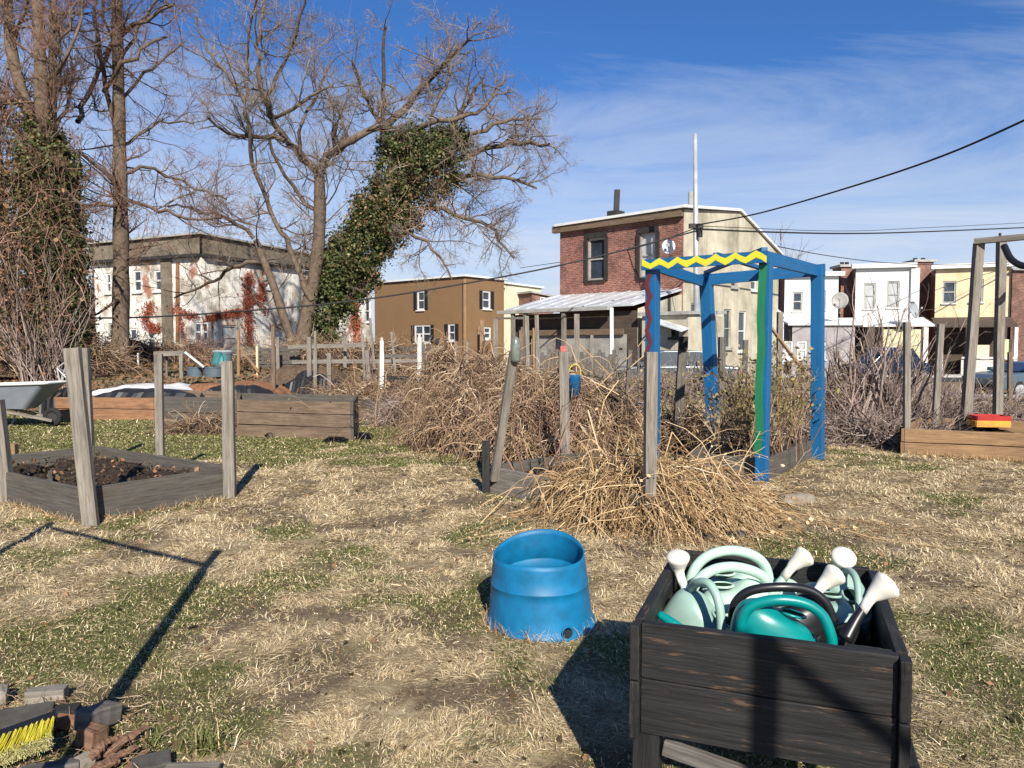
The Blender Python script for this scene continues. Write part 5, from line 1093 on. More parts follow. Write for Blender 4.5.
rail('grey rail passing behind the right white picket', 366, 361, 21, 420, 361, 21, .10, .05); rail('top rail left of the tubs', 154, 354, 22.1, 184, 353, 22.1, .14, .06)
rail('diagonal tan brace beside the slatted panel', 240, 348, 22.4, 259, 372, 22.4, .06, .04, 'tan_wood', 'brace', 'brace'); rail('dark rail between grey post and lean-to', 496, 318.5, 18, 524, 318, 18, .05, .05, 'dark_grey_wood')
rail('diagonal grey board lying in the vine heap', 441, 425, 12.2, 478, 396, 12.8, .10, .04, 'dull_wood', 'board', 'board'); rail('dull low board edge beside the vine heap', 362, 406, 17, 437, 408, 15.6, .30, .05, 'dull_wood', 'board', 'board')
rail('brown low board at the foot of the vine heap', 355, 413, 16.2, 440, 416, 14.6, .22, .05, 'brown_wood', 'board', 'board')
rail('long yellow pole leaning behind the blue arbor', 769, 325, 15, 815, 386, 13.5, .05, .05, 'tan_wood', 'pole', 'pole')
# retaining wall line behind the fence
rail('grey wall board behind the picket posts', 388, 352, 26, 446, 350, 26, .35, .1, 'dull_wood', 'board', 'board')
# slatted panel
sp_ = thing('slatted_panel', 'grey slatted wooden panel standing behind the rear left beds', 'panel', GX(280, 24))
for k in range(6):
    y = 350+k*4.2; part(sp_, 'slat', 'dull_wood', lambda m: m.beam(PX(259, y, 24), PX(300, y-.5, 23.8), .105, .03, side=UP))
for x in (260, 280, 299): part(sp_, 'upright', 'dark_grey_wood', lambda m: m.beam(PX(x, 347, 24.06), PX(x, 376, 24.06), .08, .05))
# fence of boards between lean-to posts and a dark hedge line before the brick house
part_ = MB()
for k in range(26):
    f = k/25; x = 524+f*90; part_.beam(PX(x, 352+random.uniform(-3, 5), 22), GX(x, 22, -.02), .11, .025)
part_.beam(PX(522, 364, 22.05), PX(616, 364, 22.05), .08, .04, side=UP)
tag(part_.build('board_fence', 'dark_grey_wood'), 'dark uneven picket fence in front of the lean-to shed', 'fence')
# out-of-frame garden frame whose shadows fall in the picture
gf = thing('garden_frame', 'grey timber garden frame standing behind the camera, its shadow crossing the dark planter', 'garden frame', (1.33, -.35, 0))
part(gf, 'post', 'grey_wood', lambda m: m.beam((1.34, -.63, -.03), (1.34, -.63, 2.66), .062, .062)); part(gf, 'top_beam', 'grey_wood', lambda m: m.beam((1.33, -.63, 2.60), (2.41, -1.45, 2.19), .03, .03, side=UP)); part(gf, 'post', 'grey_wood', lambda m: m.beam((2.41, -1.45, -.03), (2.41, -1.45, 2.3), .07, .07))
gf = thing('garden_frame', 'grey timber garden frame left of the camera, casting the long shadow on the turf', 'garden frame', (-1.6, 2.2, 0))
part(gf, 'post', 'grey_wood', lambda m: m.beam((-1.56, 2.05, -.03), (-1.56, 2.05, 2.45), .065, .065)); part(gf, 'top_beam', 'grey_wood', lambda m: m.beam((-1.5, 2.0, 2.20), (-3.4, 3.0, 2.32), .04, .03, side=UP)); part(gf, 'post', 'grey_wood', lambda m: m.beam((-3.4, 3.0, -.03), (-3.4, 3.0, 2.4), .06, .06))
# ================================================================== trees
def cloud_leaves(name, parent, axis_px, D, n, size, mat, zs=1.0, jit=.15, hollow=.5, lump_=.25):
    """leaf shell around an axis given as (px, py, halfwidth_px)"""
    A_ = np.array([[*PX(x, y, D)] for x, y, r in axis_px]); r_ = np.array([r*D/FPX for x, y, r in axis_px])
    seg = np.linalg.norm(np.diff(A_, axis=0), axis=1)*(r_[1:]+r_[:-1]); k = RS.choice(len(seg), n, p=seg/seg.sum()); f = RS.rand(n)[:, None]
    c = A_[k]*(1-f)+A_[k+1]*f; rr = r_[k]*(1-f[:, 0])+r_[k+1]*f[:, 0]; t = unit(A_[k+1]-A_[k])
    v = RS.normal(size=(n, 3)); v -= t*(v*t).sum(1, keepdims=True); v = unit(v); q = (hollow+(1-hollow)*RS.rand(n)**.5)
    ang = np.arctan2(v[:, 2], v[:, 0]); wob = 1+lump_*(np.sin(c[:, 2]*3.1+ang*2)+np.sin(c[:, 0]*4.3+c[:, 2]*5.1+ang*3))*.5
    c = c+v*(rr*q*wob)[:, None]+RS.normal(size=(n, 3))*jit
    nz = fbm(c[:, 0]*1.1+c[:, 1]*.6+50, c[:, 2]*1.1+50, 91, 4)+fbm(c[:, 0]*3.2+50, c[:, 2]*3.2+c[:, 1]+50, 95, 2)*.5
    kp = RS.rand(n) < np.clip((nz-.62)/.12, .12, 1); c = c[kp]; v = v[kp]
    V, F = leaves(c, size, v, .6); o = link(name, np_mesh(name, V-np.array(ORG[parent]), [F]), M[mat], parent); tag(o, kind='stuff'); return c
def slim(a, f): return [(x, y, r*f) for x, y, r in a]
T3 = tree('bare_tree', 'bare forked tree with two dark stems left of the ivy-covered tree', 30, 300,
 [[(299, 362, 8.5), (303, 335, 7.5), (309, 305, 7), (316, 270, 6.5), (320, 230, 6), (320, 195, 5.6), (319, 168, 5)],
  [(297, 360, 5), (292, 340, 4.4), (281, 310, 4.2), (273, 283, 3.8), (264, 262, 3.4), (256, 240, 3)]],
 [[(319, 172, 4.5), (300, 155, 4), (284, 141, 3.6), (276, 122, 3), (266, 100, 2.6), (258, 78, 2.2), (256, 48, 1.8), (261, 20, 1.4), (268, -20, 1)],
  [(320, 172, 4.6), (323, 158, 4.2), (335, 150, 4), (348, 142, 3.8), (362, 134, 3.4), (380, 128, 3)],
  [(336, 148, 3), (336, 136, 2.8), (335, 122, 2.6)],
  [(310, 300, 3), (300, 270, 2.6), (287, 242, 2.5), (276, 222, 2.4), (263, 192, 2.2), (250, 160, 2.1), (247, 125, 2), (245, 100, 1.9), (235, 86, 1.7), (222, 68, 1.5), (205, 45, 1.2), (196, 20, .9)],
  [(247, 100, 1.8), (246, 70, 1.6), (247, 40, 1.3), (256, 5, 1), (258, -20, .8)],
  [(256, 240, 2.2), (242, 222, 1.9), (222, 213, 1.6), (200, 214, 1.3), (180, 205, 1), (165, 208, .7)],
  [(264, 264, 2.2), (243, 261, 2), (230, 268, 1.8), (212, 282, 1.5), (194, 293, 1.2), (172, 297, .8)],
  [(284, 141, 2.4), (265, 136, 2.1), (240, 140, 1.9), (222, 130, 1.5), (205, 118, 1.2)],
  [(266, 100, 2), (285, 62, 1.7), (298, 30, 1.4), (305, -10, 1)],
  [(276, 118, 2), (296, 106, 1.7), (314, 94, 1.4), (335, 85, 1)],
  [(300, 155, 2), (298, 120, 1.6), (318, 92, 1.3), (335, 60, 1)],
  [(348, 142, 1.8), (340, 110, 1.5), (325, 90, 1.2)],
  [(320, 215, 2.2), (300, 200, 1.9), (282, 170, 1.7), (270, 140, 1.4)]], 'twig', 2.4, 2.2, 6, 5, 3, up=.09)
T4 = tree('ivy_tree', 'leaning tree thickly clad in dark green ivy with a bare spreading crown', 31, 317,
 [[(319, 362, 9), (330, 315, 9), (345, 272, 9), (362, 238, 8), (383, 200, 8), (398, 168, 7), (392, 138, 6)]],
 [[(384, 129, 4), (400, 113, 3.6), (418, 92, 3.2), (438, 72, 2.8), (455, 55, 2.2), (470, 38, 1.4)],
  [(383, 127, 2.4), (383, 95, 2.2), (384, 60, 1.7), (385, 25, 1.1)],
  [(407, 135, 2.6), (430, 124, 2.4), (452, 121, 2.3), (478, 112, 2), (498, 95, 1.5), (505, 80, 1)],
  [(430, 120, 1.8), (444, 90, 1.6), (452, 60, 1.3), (446, 30, .9)],
  [(440, 165, 3.5), (465, 158, 3), (490, 147, 2.6), (520, 140, 2.2), (548, 146, 1.3)],
  [(438, 182, 3), (462, 179, 2.6), (490, 174, 2.2), (515, 178, 1.6), (538, 190, 1)],
  [(428, 205, 2.2), (452, 211, 2), (476, 219, 1.8), (498, 233, 1.5), (512, 258, 1)],
  [(448, 150, 3), (455, 122, 2.4), (470, 98, 1.8), (480, 78, 1.2)],
  [(383, 127, 2.2), (370, 108, 2), (360, 84, 1.5), (352, 58, 1)],
  [(400, 230, 1.8), (425, 240, 1.5), (440, 258, 1.1), (452, 278, .8)],
  [(455, 140, 2.5), (485, 128, 2), (515, 118, 1.6), (540, 120, 1)]], 'twig', 1.9, 3.2, 7, 6, 2, up=.05, droop=.12, ang=1.0)
cloud_leaves('ivy', T4, [(318, 356, 14), (325, 325, 17), (335, 295, 22), (353, 262, 25), (373, 232, 23), (390, 200, 21), (400, 172, 19), (398, 150, 15), (392, 136, 8)], 31, 120000, .048, 'ivy', hollow=.25, jit=.2)
cloud_leaves('ivy', T4, [(402, 185, 22), (425, 165, 27), (446, 150, 17), (458, 136, 8)], 31, 50000, .046, 'ivy', hollow=.15, lump_=.7, jit=.25)
cloud_leaves('dry_ivy_leaves', T4, [(345, 280, 24), (392, 205, 30), (425, 170, 32), (458, 136, 12)], 31, 12000, .045, 'dry_ivy', hollow=.9)
A_, ra_ = grow(np.array([[*(PX(400+RS.rand()*50, 140+RS.rand()*90, 30.6))] for _ in range(420)]), RS.normal(size=(420, 3)), RS.uniform(.6, 2.0, 420), np.full(420, .015), 5, -.1, .35, .3)
tube_obj('dead_vine_stems', [tubes(A_, ra_)], 'vine', T4)
T2 = tree('tall_tree', 'tall straight bare tree with one thick brown trunk in front of the white building', 24, 120,
 [[(120, 368, 10.5), (120.5, 345, 8.5), (121, 300, 8), (121, 240, 7.4), (120, 180, 6.6), (119, 120, 5.8), (118, 60, 5.2), (117, 0, 4.6), (117, -40, 4)]],
 [[(78, 124, 2.6), (88, 95, 2.4), (97, 70, 2.3), (112, 44, 2.2), (128, 28, 2), (146, 14, 1.7), (172, 2, 1.4)],
  [(119, 128, 2.6), (108, 98, 2.3), (98, 62, 2), (95, 25, 1.6), (94, -15, 1.2)],
  [(104, 92, 2.2), (122, 62, 2), (145, 48, 1.6), (165, 34, 1.2)],
  [(120, 175, 2), (136, 163, 1.8), (156, 168, 1.6), (180, 182, 1.4), (205, 190, 1.1), (230, 200, .8)],
  [(121, 196, 2), (142, 205, 1.8), (165, 211, 1.6), (190, 220, 1.2), (222, 216, .9)],
  [(120, 188, 2.2), (106, 178, 2), (92, 165, 1.7), (78, 150, 1.3)],
  [(120, 205, 1.9), (100, 200, 1.6), (82, 208, 1.3), (70, 225, 1)],
  [(118, 110, 1.8), (140, 80, 1.5), (160, 60, 1.2), (185, 40, .9)],
  [(118, 60, 1.8), (142, 25, 1.5), (162, -5, 1.1)], [(118, 50, 1.7), (104, 20, 1.4), (98, -20, 1)],
  [(120, 300, 1.5), (100, 315, 1.2), (85, 318, .8)], [(120, 150, 1.7), (140, 130, 1.4), (168, 118, 1.1), (195, 122, .8)]], 'red_twig', 2.1, 2.3, 6, 6, 2, up=.04, ang=1.1)
T1 = tree('ivy_tree', 'dense brown ivy-wrapped tree clump with several upright stems at the far left', 22, 40,
 [[(52, 372, 12), (48, 330, 11), (44, 280, 11), (42, 220, 10), (42, 160, 8), (43, 110, 7), (40, 60, 5.5), (37, 0, 5), (36, -40, 4)],
  [(48, 150, 5), (54, 110, 4.2), (52, 60, 3.6), (54, 0, 3), (54, -40, 2.6)],
  [(40, 140, 6), (22, 95, 5.5), (10, 50, 5), (7, 0, 4.5), (5, -40, 4)],
  [(20, 372, 7), (14, 320, 6), (8, 260, 6), (0, 200, 5), (-6, 140, 5), (-10, 60, 4)]],
 [[(30, 110, 2.6), (10, 100, 2.2), (-10, 105, 1.8)], [(6, 68, 2), (20, 40, 1.7), (24, 0, 1.3)], [(44, 90, 2), (66, 60, 1.7), (80, 30, 1.4), (84, -5, 1)],
  [(45, 145, 2.2), (60, 122, 2), (72, 100, 1.6), (76, 70, 1.2)], [(30, 150, 2.4), (14, 128, 2), (0, 110, 1.6)], [(48, 180, 2), (66, 195, 1.8), (84, 205, 1.4)],
  [(54, 60, 1.6), (66, 30, 1.3), (74, 0, 1)], [(25, 200, 2), (5, 180, 1.6), (-12, 170, 1.2)]], 'red_twig', 1.7, 3.6, 7, 5, 2, up=.1)
cloud_leaves('ivy', T1, [(56, 360, 18), (58, 325, 18), (58, 290, 17), (56, 250, 20), (50, 200, 24), (45, 160, 21), (42, 125, 12)], 22, 80000, .048, 'ivy', hollow=.1)
cloud_leaves('dry_ivy_leaves', T1, [(28, 350, 42), (28, 300, 46), (30, 250, 44), (34, 200, 36), (38, 160, 24), (36, 118, 12)], 21.9, 20000, .042, 'dry_ivy', hollow=.3, jit=.3)
cloud_leaves('ivy', T1, [(72, 352, 14), (70, 310, 12), (66, 260, 10)], 23, 20000, .05, 'ivy', hollow=.1)
# hanging brushy vines of that clump
n = 330; D_ = 21.4; c0 = np.array([[*PX(RS.uniform(-20, 78), RS.uniform(150, 330), D_+RS.normal()*.8)] for _ in range(n)])
A_, ra_ = grow(c0, np.array([0, 0, -.3])+RS.normal(size=(n, 3))*.6, RS.uniform(.6, 2.4, n), RS.uniform(.006, .02, n), 6, -.05, .3, .35); tube_obj('hanging_vines', [tubes(A_, ra_)], 'red_twig', T1)
n = 60; c0 = np.array([[*GX(RS.uniform(20, 66), 20.6+RS.rand()*.8)] for _ in range(n)])
A_, ra_ = grow(c0, np.array([-.15, 0, 1.])+RS.normal(size=(n, 3))*[.35, .2, .1], RS.uniform(2, 4.2, n), RS.uniform(.012, .03, n), 8, .08, .12, 0); q_ = spawn(A_, ra_, 5, .6); B_2, rb_2 = grow(q_[0], q_[1], RS.uniform(.4, 1.4, len(q_[0])), q_[2]*.5, 4, .15, .2)
tube_obj('basal_shoots', [tubes(A_, ra_, 4), tubes(B_2, rb_2)], 'shrub', T1)
# ================================================================== bare shrubs
def shrub(label, px, D, n, ht, spread, mat='shrub', m2=6, m3=4, name='bare_shrub', r=.014, fan=.55, loc=None, leaf=None, cat='shrub', up=.1):
    loc = loc or GX(px, D); t = thing(name, label, cat, loc)
    c0 = np.array(loc)+RS.normal(size=(n, 3))*[spread*.25, spread*.2, 0]; d = np.stack([RS.normal(size=n)*fan, RS.normal(size=n)*fan*.6, np.ones(n)], -1)
    A, ra = grow(c0, d, RS.uniform(.55, 1.1, n)*ht, RS.uniform(.6, 1.3, n)*r, 7, up, .12); tube_obj('stems', [tubes(A, ra, 5)], mat, t)
    q = spawn(A, ra, m2, .7, .25); B, rb = grow(q[0], q[1], RS.uniform(.15, .42, len(q[0]))*ht, np.maximum(q[2]*.55, .0035), 5, up, .2)
    q = spawn(B, rb, m3, .8); Cc, rc = grow(q[0], q[1], RS.uniform(.06, .2, len(q[0]))*ht, np.maximum(q[2]*.55, .0028), 3, up, .25)
    tube_obj('twigs', [tubes(B, rb), tubes(Cc, rc)], mat, t)
    if leaf:
        pts = Cc[:, 1:].reshape(-1, 3); pts = pts[RS.choice(len(pts), min(leaf[0], len(pts)), replace=False)]; V, F = leaves(pts, leaf[1]); o = link('leaves', np_mesh('leaves', V-np.array(loc), [F]), M[leaf[2]], t); tag(o, kind='stuff')
    return t
shrub('big bare many-stemmed shrub between the blue arbor and the tan bed', 866, 13.2, 36, 2.15, 1.5, r=.027, fan=.42, m2=5, m3=3)
shrub('smaller bare shrub tangle leaning from the big shrub towards the tan bed', 893, 13.8, 18, 1.2, 1.2, r=.018, fan=.8, m2=5)
shrub('dry bushy weeds in the arbor bed, front', 745, 9.7, 34, 1.05, 1.3, 'vine', r=.007, leaf=(1100, .024, 'weed'), name='weed_clump', cat='weeds', fan=.4, loc=V3((3.15, 9.6, .14)))
shrub('taller dry weeds in the arbor bed, rear', 780, 10.4, 34, 1.25, 1.1, 'vine', r=.007, leaf=(1300, .024, 'weed'), name='weed_clump', cat='weeds', fan=.35, loc=V3((3.75, 10.4, .14)))
shrub('thin young red-brown shrub with dark twigs at the corner of the grey bed', 555, 7.9, 7, 1.1, .4, 'red_twig', r=.010, fan=.5, m2=5, m3=2, loc=V3((.42, 7.9, .2)))
shrub('scrubby reddish bush behind the vine heap near the white posts', 400, 18.8, 30, 1.0, 1.6, 'red_twig', r=.012, fan=.7)
shrub('thin shrub before the white building wall by the grey panel', 200, 25, 18, 1.2, 1.3, 'red_twig', r=.013, fan=.35)
shrub('tangled scrub behind the blue arbor on the left side', 655, 15.5, 40, 1.2, 2.6, 'shrub', r=.009, fan=.7, leaf=(700, .03, 'weed'))
shrub('tangled scrub behind the blue arbor on the right side', 740, 15.0, 40, 1.2, 2.6, 'shrub', r=.009, fan=.7, leaf=(900, .03, 'weed'))
shrub('low scrub behind the tan bed at the right edge', 1000, 15.5, 36, .5, 2.8, 'shrub', r=.008, fan=.8, leaf=(500, .03, 'weed'))
shrub('low scrub in front of the row houses, between shrub and tan bed', 930, 17, 36, .38, 3.0, 'shrub', r=.008, fan=.9, leaf=(400, .03, 'weed'))
# leaning long stalks in front of the shed
c0 = np.array([[*GX(612+i_*3, 11.5)] for i_ in range(5)]); d = np.array([[(-.5+.22*i_), 0, 1] for i_ in range(5)])
# ================================================================== dead vine heaps
def mound(name, label, cat, foot, h, n, mat, r=.006, ln=(.4, 1.0), droop=.5, core=.72, seed=0, dirz=-.2, wob=.3, stalks=0, dirf=None, K=7, surf=.5, cmat='core'):
    """foot: (cx, cy, rx, ry, rot)"""
    cx, cy, rx, ry, rot = foot; cr_, sr = math.cos(rot), math.sin(rot)
    loc = V3((cx, cy, H(cx, cy))); t = thing(name, label, cat, loc)
    def top(u, v): q = np.clip(1-(u*u+v*v), 0, 1)**.42; return q*h*(.15+1.5*fbm(u*2.6+seed*3, v*2.6+seed, seed, 4))
    a = RS.uniform(0, 2*np.pi, n); q = RS.rand(n)**.5; u = np.cos(a)*q; v = np.sin(a)*q; z = top(u, v)*(surf+(1.02-surf)*RS.rand(n))
    x = cx+(u*rx*cr_-v*ry*sr); y = cy+(u*rx*sr+v*ry*cr_)
    P0 = np.stack([x, y, z+loc.z], -1); out = np.stack([u*rx*cr_-v*ry*sr, u*rx*sr+v*ry*cr_, 0*u], -1)
    d = unit(out)*q[:, None]*.8+RS.normal(size=(n, 3))*.7+np.array([0, 0, dirz])
    if dirf is not None: d = d*.5+np.array(dirf)
    A, ra = grow(P0, d, RS.uniform(*ln, n), RS.uniform(.4, 1.6, n)**1.3*r, K, 0, wob, droop); A[:, :, 2] = np.maximum(A[:, :, 2], loc.z+.01+.02*RS.rand(*A.shape[:2]))
    tube_obj('tangled_stems', [tubes(A, ra)], mat, t)
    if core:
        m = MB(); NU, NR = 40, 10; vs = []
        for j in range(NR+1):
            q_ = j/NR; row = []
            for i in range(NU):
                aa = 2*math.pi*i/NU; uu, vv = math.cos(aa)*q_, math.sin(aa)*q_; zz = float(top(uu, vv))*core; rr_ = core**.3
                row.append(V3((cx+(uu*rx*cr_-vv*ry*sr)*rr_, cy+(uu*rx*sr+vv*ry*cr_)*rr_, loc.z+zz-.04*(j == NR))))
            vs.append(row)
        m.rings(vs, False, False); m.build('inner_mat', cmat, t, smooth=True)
    return t
def foot(px, D, rx, ry, rot=0): return (PX(px, 400, D).x, D, rx, ry, rot)
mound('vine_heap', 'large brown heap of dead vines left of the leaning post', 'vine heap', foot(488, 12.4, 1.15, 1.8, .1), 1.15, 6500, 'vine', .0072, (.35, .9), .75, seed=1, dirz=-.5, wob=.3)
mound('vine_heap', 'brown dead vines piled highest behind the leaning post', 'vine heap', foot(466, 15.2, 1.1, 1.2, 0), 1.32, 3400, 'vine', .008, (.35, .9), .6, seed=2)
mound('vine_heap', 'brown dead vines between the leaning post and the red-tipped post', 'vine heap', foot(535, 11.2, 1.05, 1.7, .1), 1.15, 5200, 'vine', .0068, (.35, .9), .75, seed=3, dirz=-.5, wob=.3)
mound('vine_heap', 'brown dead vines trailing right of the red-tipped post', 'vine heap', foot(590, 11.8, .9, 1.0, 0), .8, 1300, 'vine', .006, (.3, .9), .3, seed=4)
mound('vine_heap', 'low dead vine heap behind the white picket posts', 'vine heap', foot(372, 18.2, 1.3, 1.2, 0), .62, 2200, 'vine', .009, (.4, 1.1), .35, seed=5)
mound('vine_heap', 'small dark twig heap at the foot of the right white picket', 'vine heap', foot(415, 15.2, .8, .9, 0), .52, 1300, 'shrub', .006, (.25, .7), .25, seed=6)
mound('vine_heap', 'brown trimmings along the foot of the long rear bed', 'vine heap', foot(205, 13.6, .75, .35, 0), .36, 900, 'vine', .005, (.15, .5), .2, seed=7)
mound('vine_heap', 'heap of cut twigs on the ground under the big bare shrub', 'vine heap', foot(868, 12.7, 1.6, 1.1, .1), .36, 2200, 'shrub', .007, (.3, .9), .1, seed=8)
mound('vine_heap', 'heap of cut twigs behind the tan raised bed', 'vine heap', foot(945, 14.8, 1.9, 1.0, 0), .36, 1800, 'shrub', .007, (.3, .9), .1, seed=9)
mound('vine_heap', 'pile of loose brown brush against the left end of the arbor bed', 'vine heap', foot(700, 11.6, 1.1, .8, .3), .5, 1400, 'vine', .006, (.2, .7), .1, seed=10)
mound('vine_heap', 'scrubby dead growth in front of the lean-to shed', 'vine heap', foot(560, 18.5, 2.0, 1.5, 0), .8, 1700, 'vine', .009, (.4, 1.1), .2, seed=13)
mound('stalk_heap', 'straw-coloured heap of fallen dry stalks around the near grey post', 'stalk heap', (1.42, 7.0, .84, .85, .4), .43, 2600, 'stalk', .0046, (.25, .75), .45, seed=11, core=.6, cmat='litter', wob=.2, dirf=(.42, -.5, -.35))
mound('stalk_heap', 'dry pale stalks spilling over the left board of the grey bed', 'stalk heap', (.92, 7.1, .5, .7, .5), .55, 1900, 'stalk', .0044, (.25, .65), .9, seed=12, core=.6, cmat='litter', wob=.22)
for (px_, D_, n_, h_, mt_, lb_) in ((470, 12.2, 130, 1.15, 'vine', 'upright dead stems standing in the brown heap left of the leaning post'), (535, 10.8, 130, 1.15, 'vine', 'upright dead stems standing between the leaning and red-tipped posts'), (462, 14.2, 110, 1.25, 'vine', 'upright dead stems at the top of the highest brown heap'), (600, 9.4, 60, .8, 'stalk', 'upright pale stalks behind the straw heap'), (385, 17.6, 36, .8, 'vine', 'upright dead stems behind the white pickets')):
    lc_ = GX(px_, D_); c0 = np.array(lc_)+RS.normal(size=(n_, 3))*[.8, .6, 0]; A_, ra_ = grow(c0, np.stack([RS.normal(size=n_)*.45, RS.normal(size=n_)*.3, np.ones(n_)], -1), RS.uniform(.5, 1.1, n_)*h_, RS.uniform(.6, 1.5, n_)*.0055, 7, -.08, .14)
    q = spawn(A_, ra_, 4, .8, .3); B_2, rb_2 = grow(q[0], q[1], RS.uniform(.1, .35, len(q[0])), np.maximum(q[2]*.6, .003), 4, -.1, .25)
    V, F = leaves(B_2[:, 2:].reshape(-1, 3)[::7], .022); V2, F2 = merge([tubes(A_, ra_), tubes(B_2, rb_2), (V, F)])
    tag(link('dead_stems', np_mesh('dead_stems', V2-np.array(lc_), [F2]), M[mt_], None, lc_), lb_, 'dead stems', kind='stuff')
n = 330; u_ = RS.normal(size=n)*.55; v_ = RS.normal(size=n)*.42; c0 = np.stack([1.45+u_, 6.95+v_, .50*np.exp(-(u_**2+v_**2)*1.4)+.05*RS.rand(n)], -1)
dd_ = np.stack([u_*.6+RS.normal(size=n)*.7, v_*.4-.25+RS.normal(size=n)*.6, -.15+RS.normal(size=n)*.3], -1)
A_, ra_ = grow(c0, dd_, RS.uniform(.3, 1.0, n), RS.uniform(.002, .0062, n), 6, 0, .1, .35); A_[:, :, 2] = np.maximum(A_[:, :, 2], .01+.03*RS.rand(n)[:, None])
V, F = leaves(A_[RS.rand(n) < .6, 2:].reshape(-1, 3), .018, None); V2, F2 = merge([tubes(A_, ra_, 4), (V, F)])
tag(link('broken_stalks', np_mesh('broken_stalks', V2-np.array([1.45, 6.95, 0]), [F2]), M['stalk'], None, (1.45, 6.95, 0)), 'thick broken stalks thrown over the straw heap every which way', 'stalks', kind='stuff')
# grass grown up round the foot of bin and planter
for lb_, pts_ in (('dry grass blades standing against the foot of the blue bin', [(bc.x+math.cos(a)*.325, bc.y+math.sin(a)*.325) for a in RS.uniform(0, 6.28, 420)]), ('dry grass along the grey boards of the left raised bed', [(-3.84+.89*t-.0+.05*RS.rand(), 6.60+1.2*t-.06*RS.rand()) for t in RS.rand(260)]+[(-3.86-1.4*t, 6.58+.95*t) for t in RS.rand(260)]), ('dry grass along the front of the tan raised bed', [(5.72+2.58*t, 10.80-1.1*t-.05*RS.rand()) for t in RS.rand(500)])):
    c0 = np.array([[x, y, gz(x, y)] for x, y in pts_]); n = len(c0); A_, ra_ = grow(c0, np.array([0, 0, 1.])+RS.normal(size=(n, 3))*.6, RS.uniform(.03, .10, n), RS.uniform(.0009, .0018, n)*(1+c0[:, 1]*.12), 4, 0, .2, .2)
    tag(tube_obj('grass_fringe', [tubes(A_, ra_)], 'stalk', None, tuple(c0[0])), lb_, 'grass', kind='stuff')
# long kinked pale stalks leaning out of that heap
def bent(name, label, specs, r, mat='stalk', cat='stalks'):
    ps = []
    for pts in specs: ps.append(resample([[*PX(x, y, D)] for x, y, D in pts], [r]*len(pts), .05))
    o0 = V3(ps[0][0][-1]); o = MB()
    parts = [tubes(p[None], rr[None]*np.linspace(1.1, .6, len(rr))[None], 5) for p, rr in ps]; loc = V3((o0.x, o0.y, gz(o0.x, o0.y))); return tag(tube_obj(name, parts, mat, None, loc), label, cat)
rs = []
for k in range(110):
    x0 = random.uniform(575, 725); y0 = random.uniform(440, 480)+abs(x0-660)*.22; D0 = random.uniform(6.6, 7.8)
    side = (x0-640)/70+random.gauss(.4, .9); x1 = x0+side*random.uniform(15, 45)+random.gauss(0, 10); y1 = min(560, y0+random.uniform(40, 90)); gp = G(x1, max(y1, 515)); D1 = gp.y
    rs.append([(x0, y0, D0), ((x0+x1)/2+random.gauss(0, 8), (y0+y1)/2-random.uniform(0, 10), (D0+D1)/2), (x1, max(y1, 515), D1)])
bent('dry_stalks', 'many long pale stalks bending down over the straw-coloured heap', rs, .0048)
bent('dry_stalks', 'few long bent pale stalks arching to the right above the straw heap', [[(672, 432, 7.3), (690, 455, 7.2), (725, 483, 7.0), (775, 515, 6.6)], [(672, 432, 7.3), (664, 460, 7.2), (652, 500, 7)], [(712, 458, 7.3), (735, 476, 7.0), (768, 492, 6.9), (800, 512, 6.7)], [(618, 425, 7.4), (622, 450, 7.3), (640, 480, 7.2)], [(588, 410, 7.6), (596, 440, 7.5), (606, 470, 7.4)], [(600, 455, 7.3), (604, 480, 7.2), (600, 520, 7.0)], [(640, 450, 7.3), (652, 465, 7.2), (650, 500, 7.1)], [(625, 455, 7), (690, 520, 6.6), (730, 545, 6.0)], [(690, 470, 7), (730, 530, 6.4), (742, 542, 6.2)]], .0065)
bent('dry_stalks', 'pale broken stalks lying on the grass left of the grey bed boards', [[(482, 505, 7.2), (496, 497, 7.3), (515, 487, 7.5), (540, 489, 7.5)], [(480, 524, 6.6), (500, 503, 6.9), (514, 487, 7.3)], [(512, 530, 6.5), (535, 510, 6.6), (560, 495, 7.0), (575, 492, 7)], [(556, 519, 6.5), (575, 512, 6.6), (577, 500, 6.8)], [(576, 540, 6.2), (590, 525, 6.3), (610, 505, 6.5)], [(590, 550, 5.9), (600, 530, 6.1), (602, 500, 6.4)], [(540, 498, 6.9), (548, 480, 7.2), (552, 470, 7.3)]], .0065)
bent('dry_stalks', 'crossing thin stems leaning from the blue bucket towards the white pole', [[(570, 410, 10.5), (600, 385, 10.6), (628, 358, 10.7), (652, 330, 10.8)], [(580, 345, 10.8), (610, 375, 10.7), (630, 400, 10.6), (645, 420, 10.5)], [(596, 440, 10), (604, 400, 10.2), (625, 372, 10.5), (648, 352, 10.6)], [(590, 380, 10.5), (620, 395, 10.4), (640, 425, 10.3)]], .009)
n = 500; 
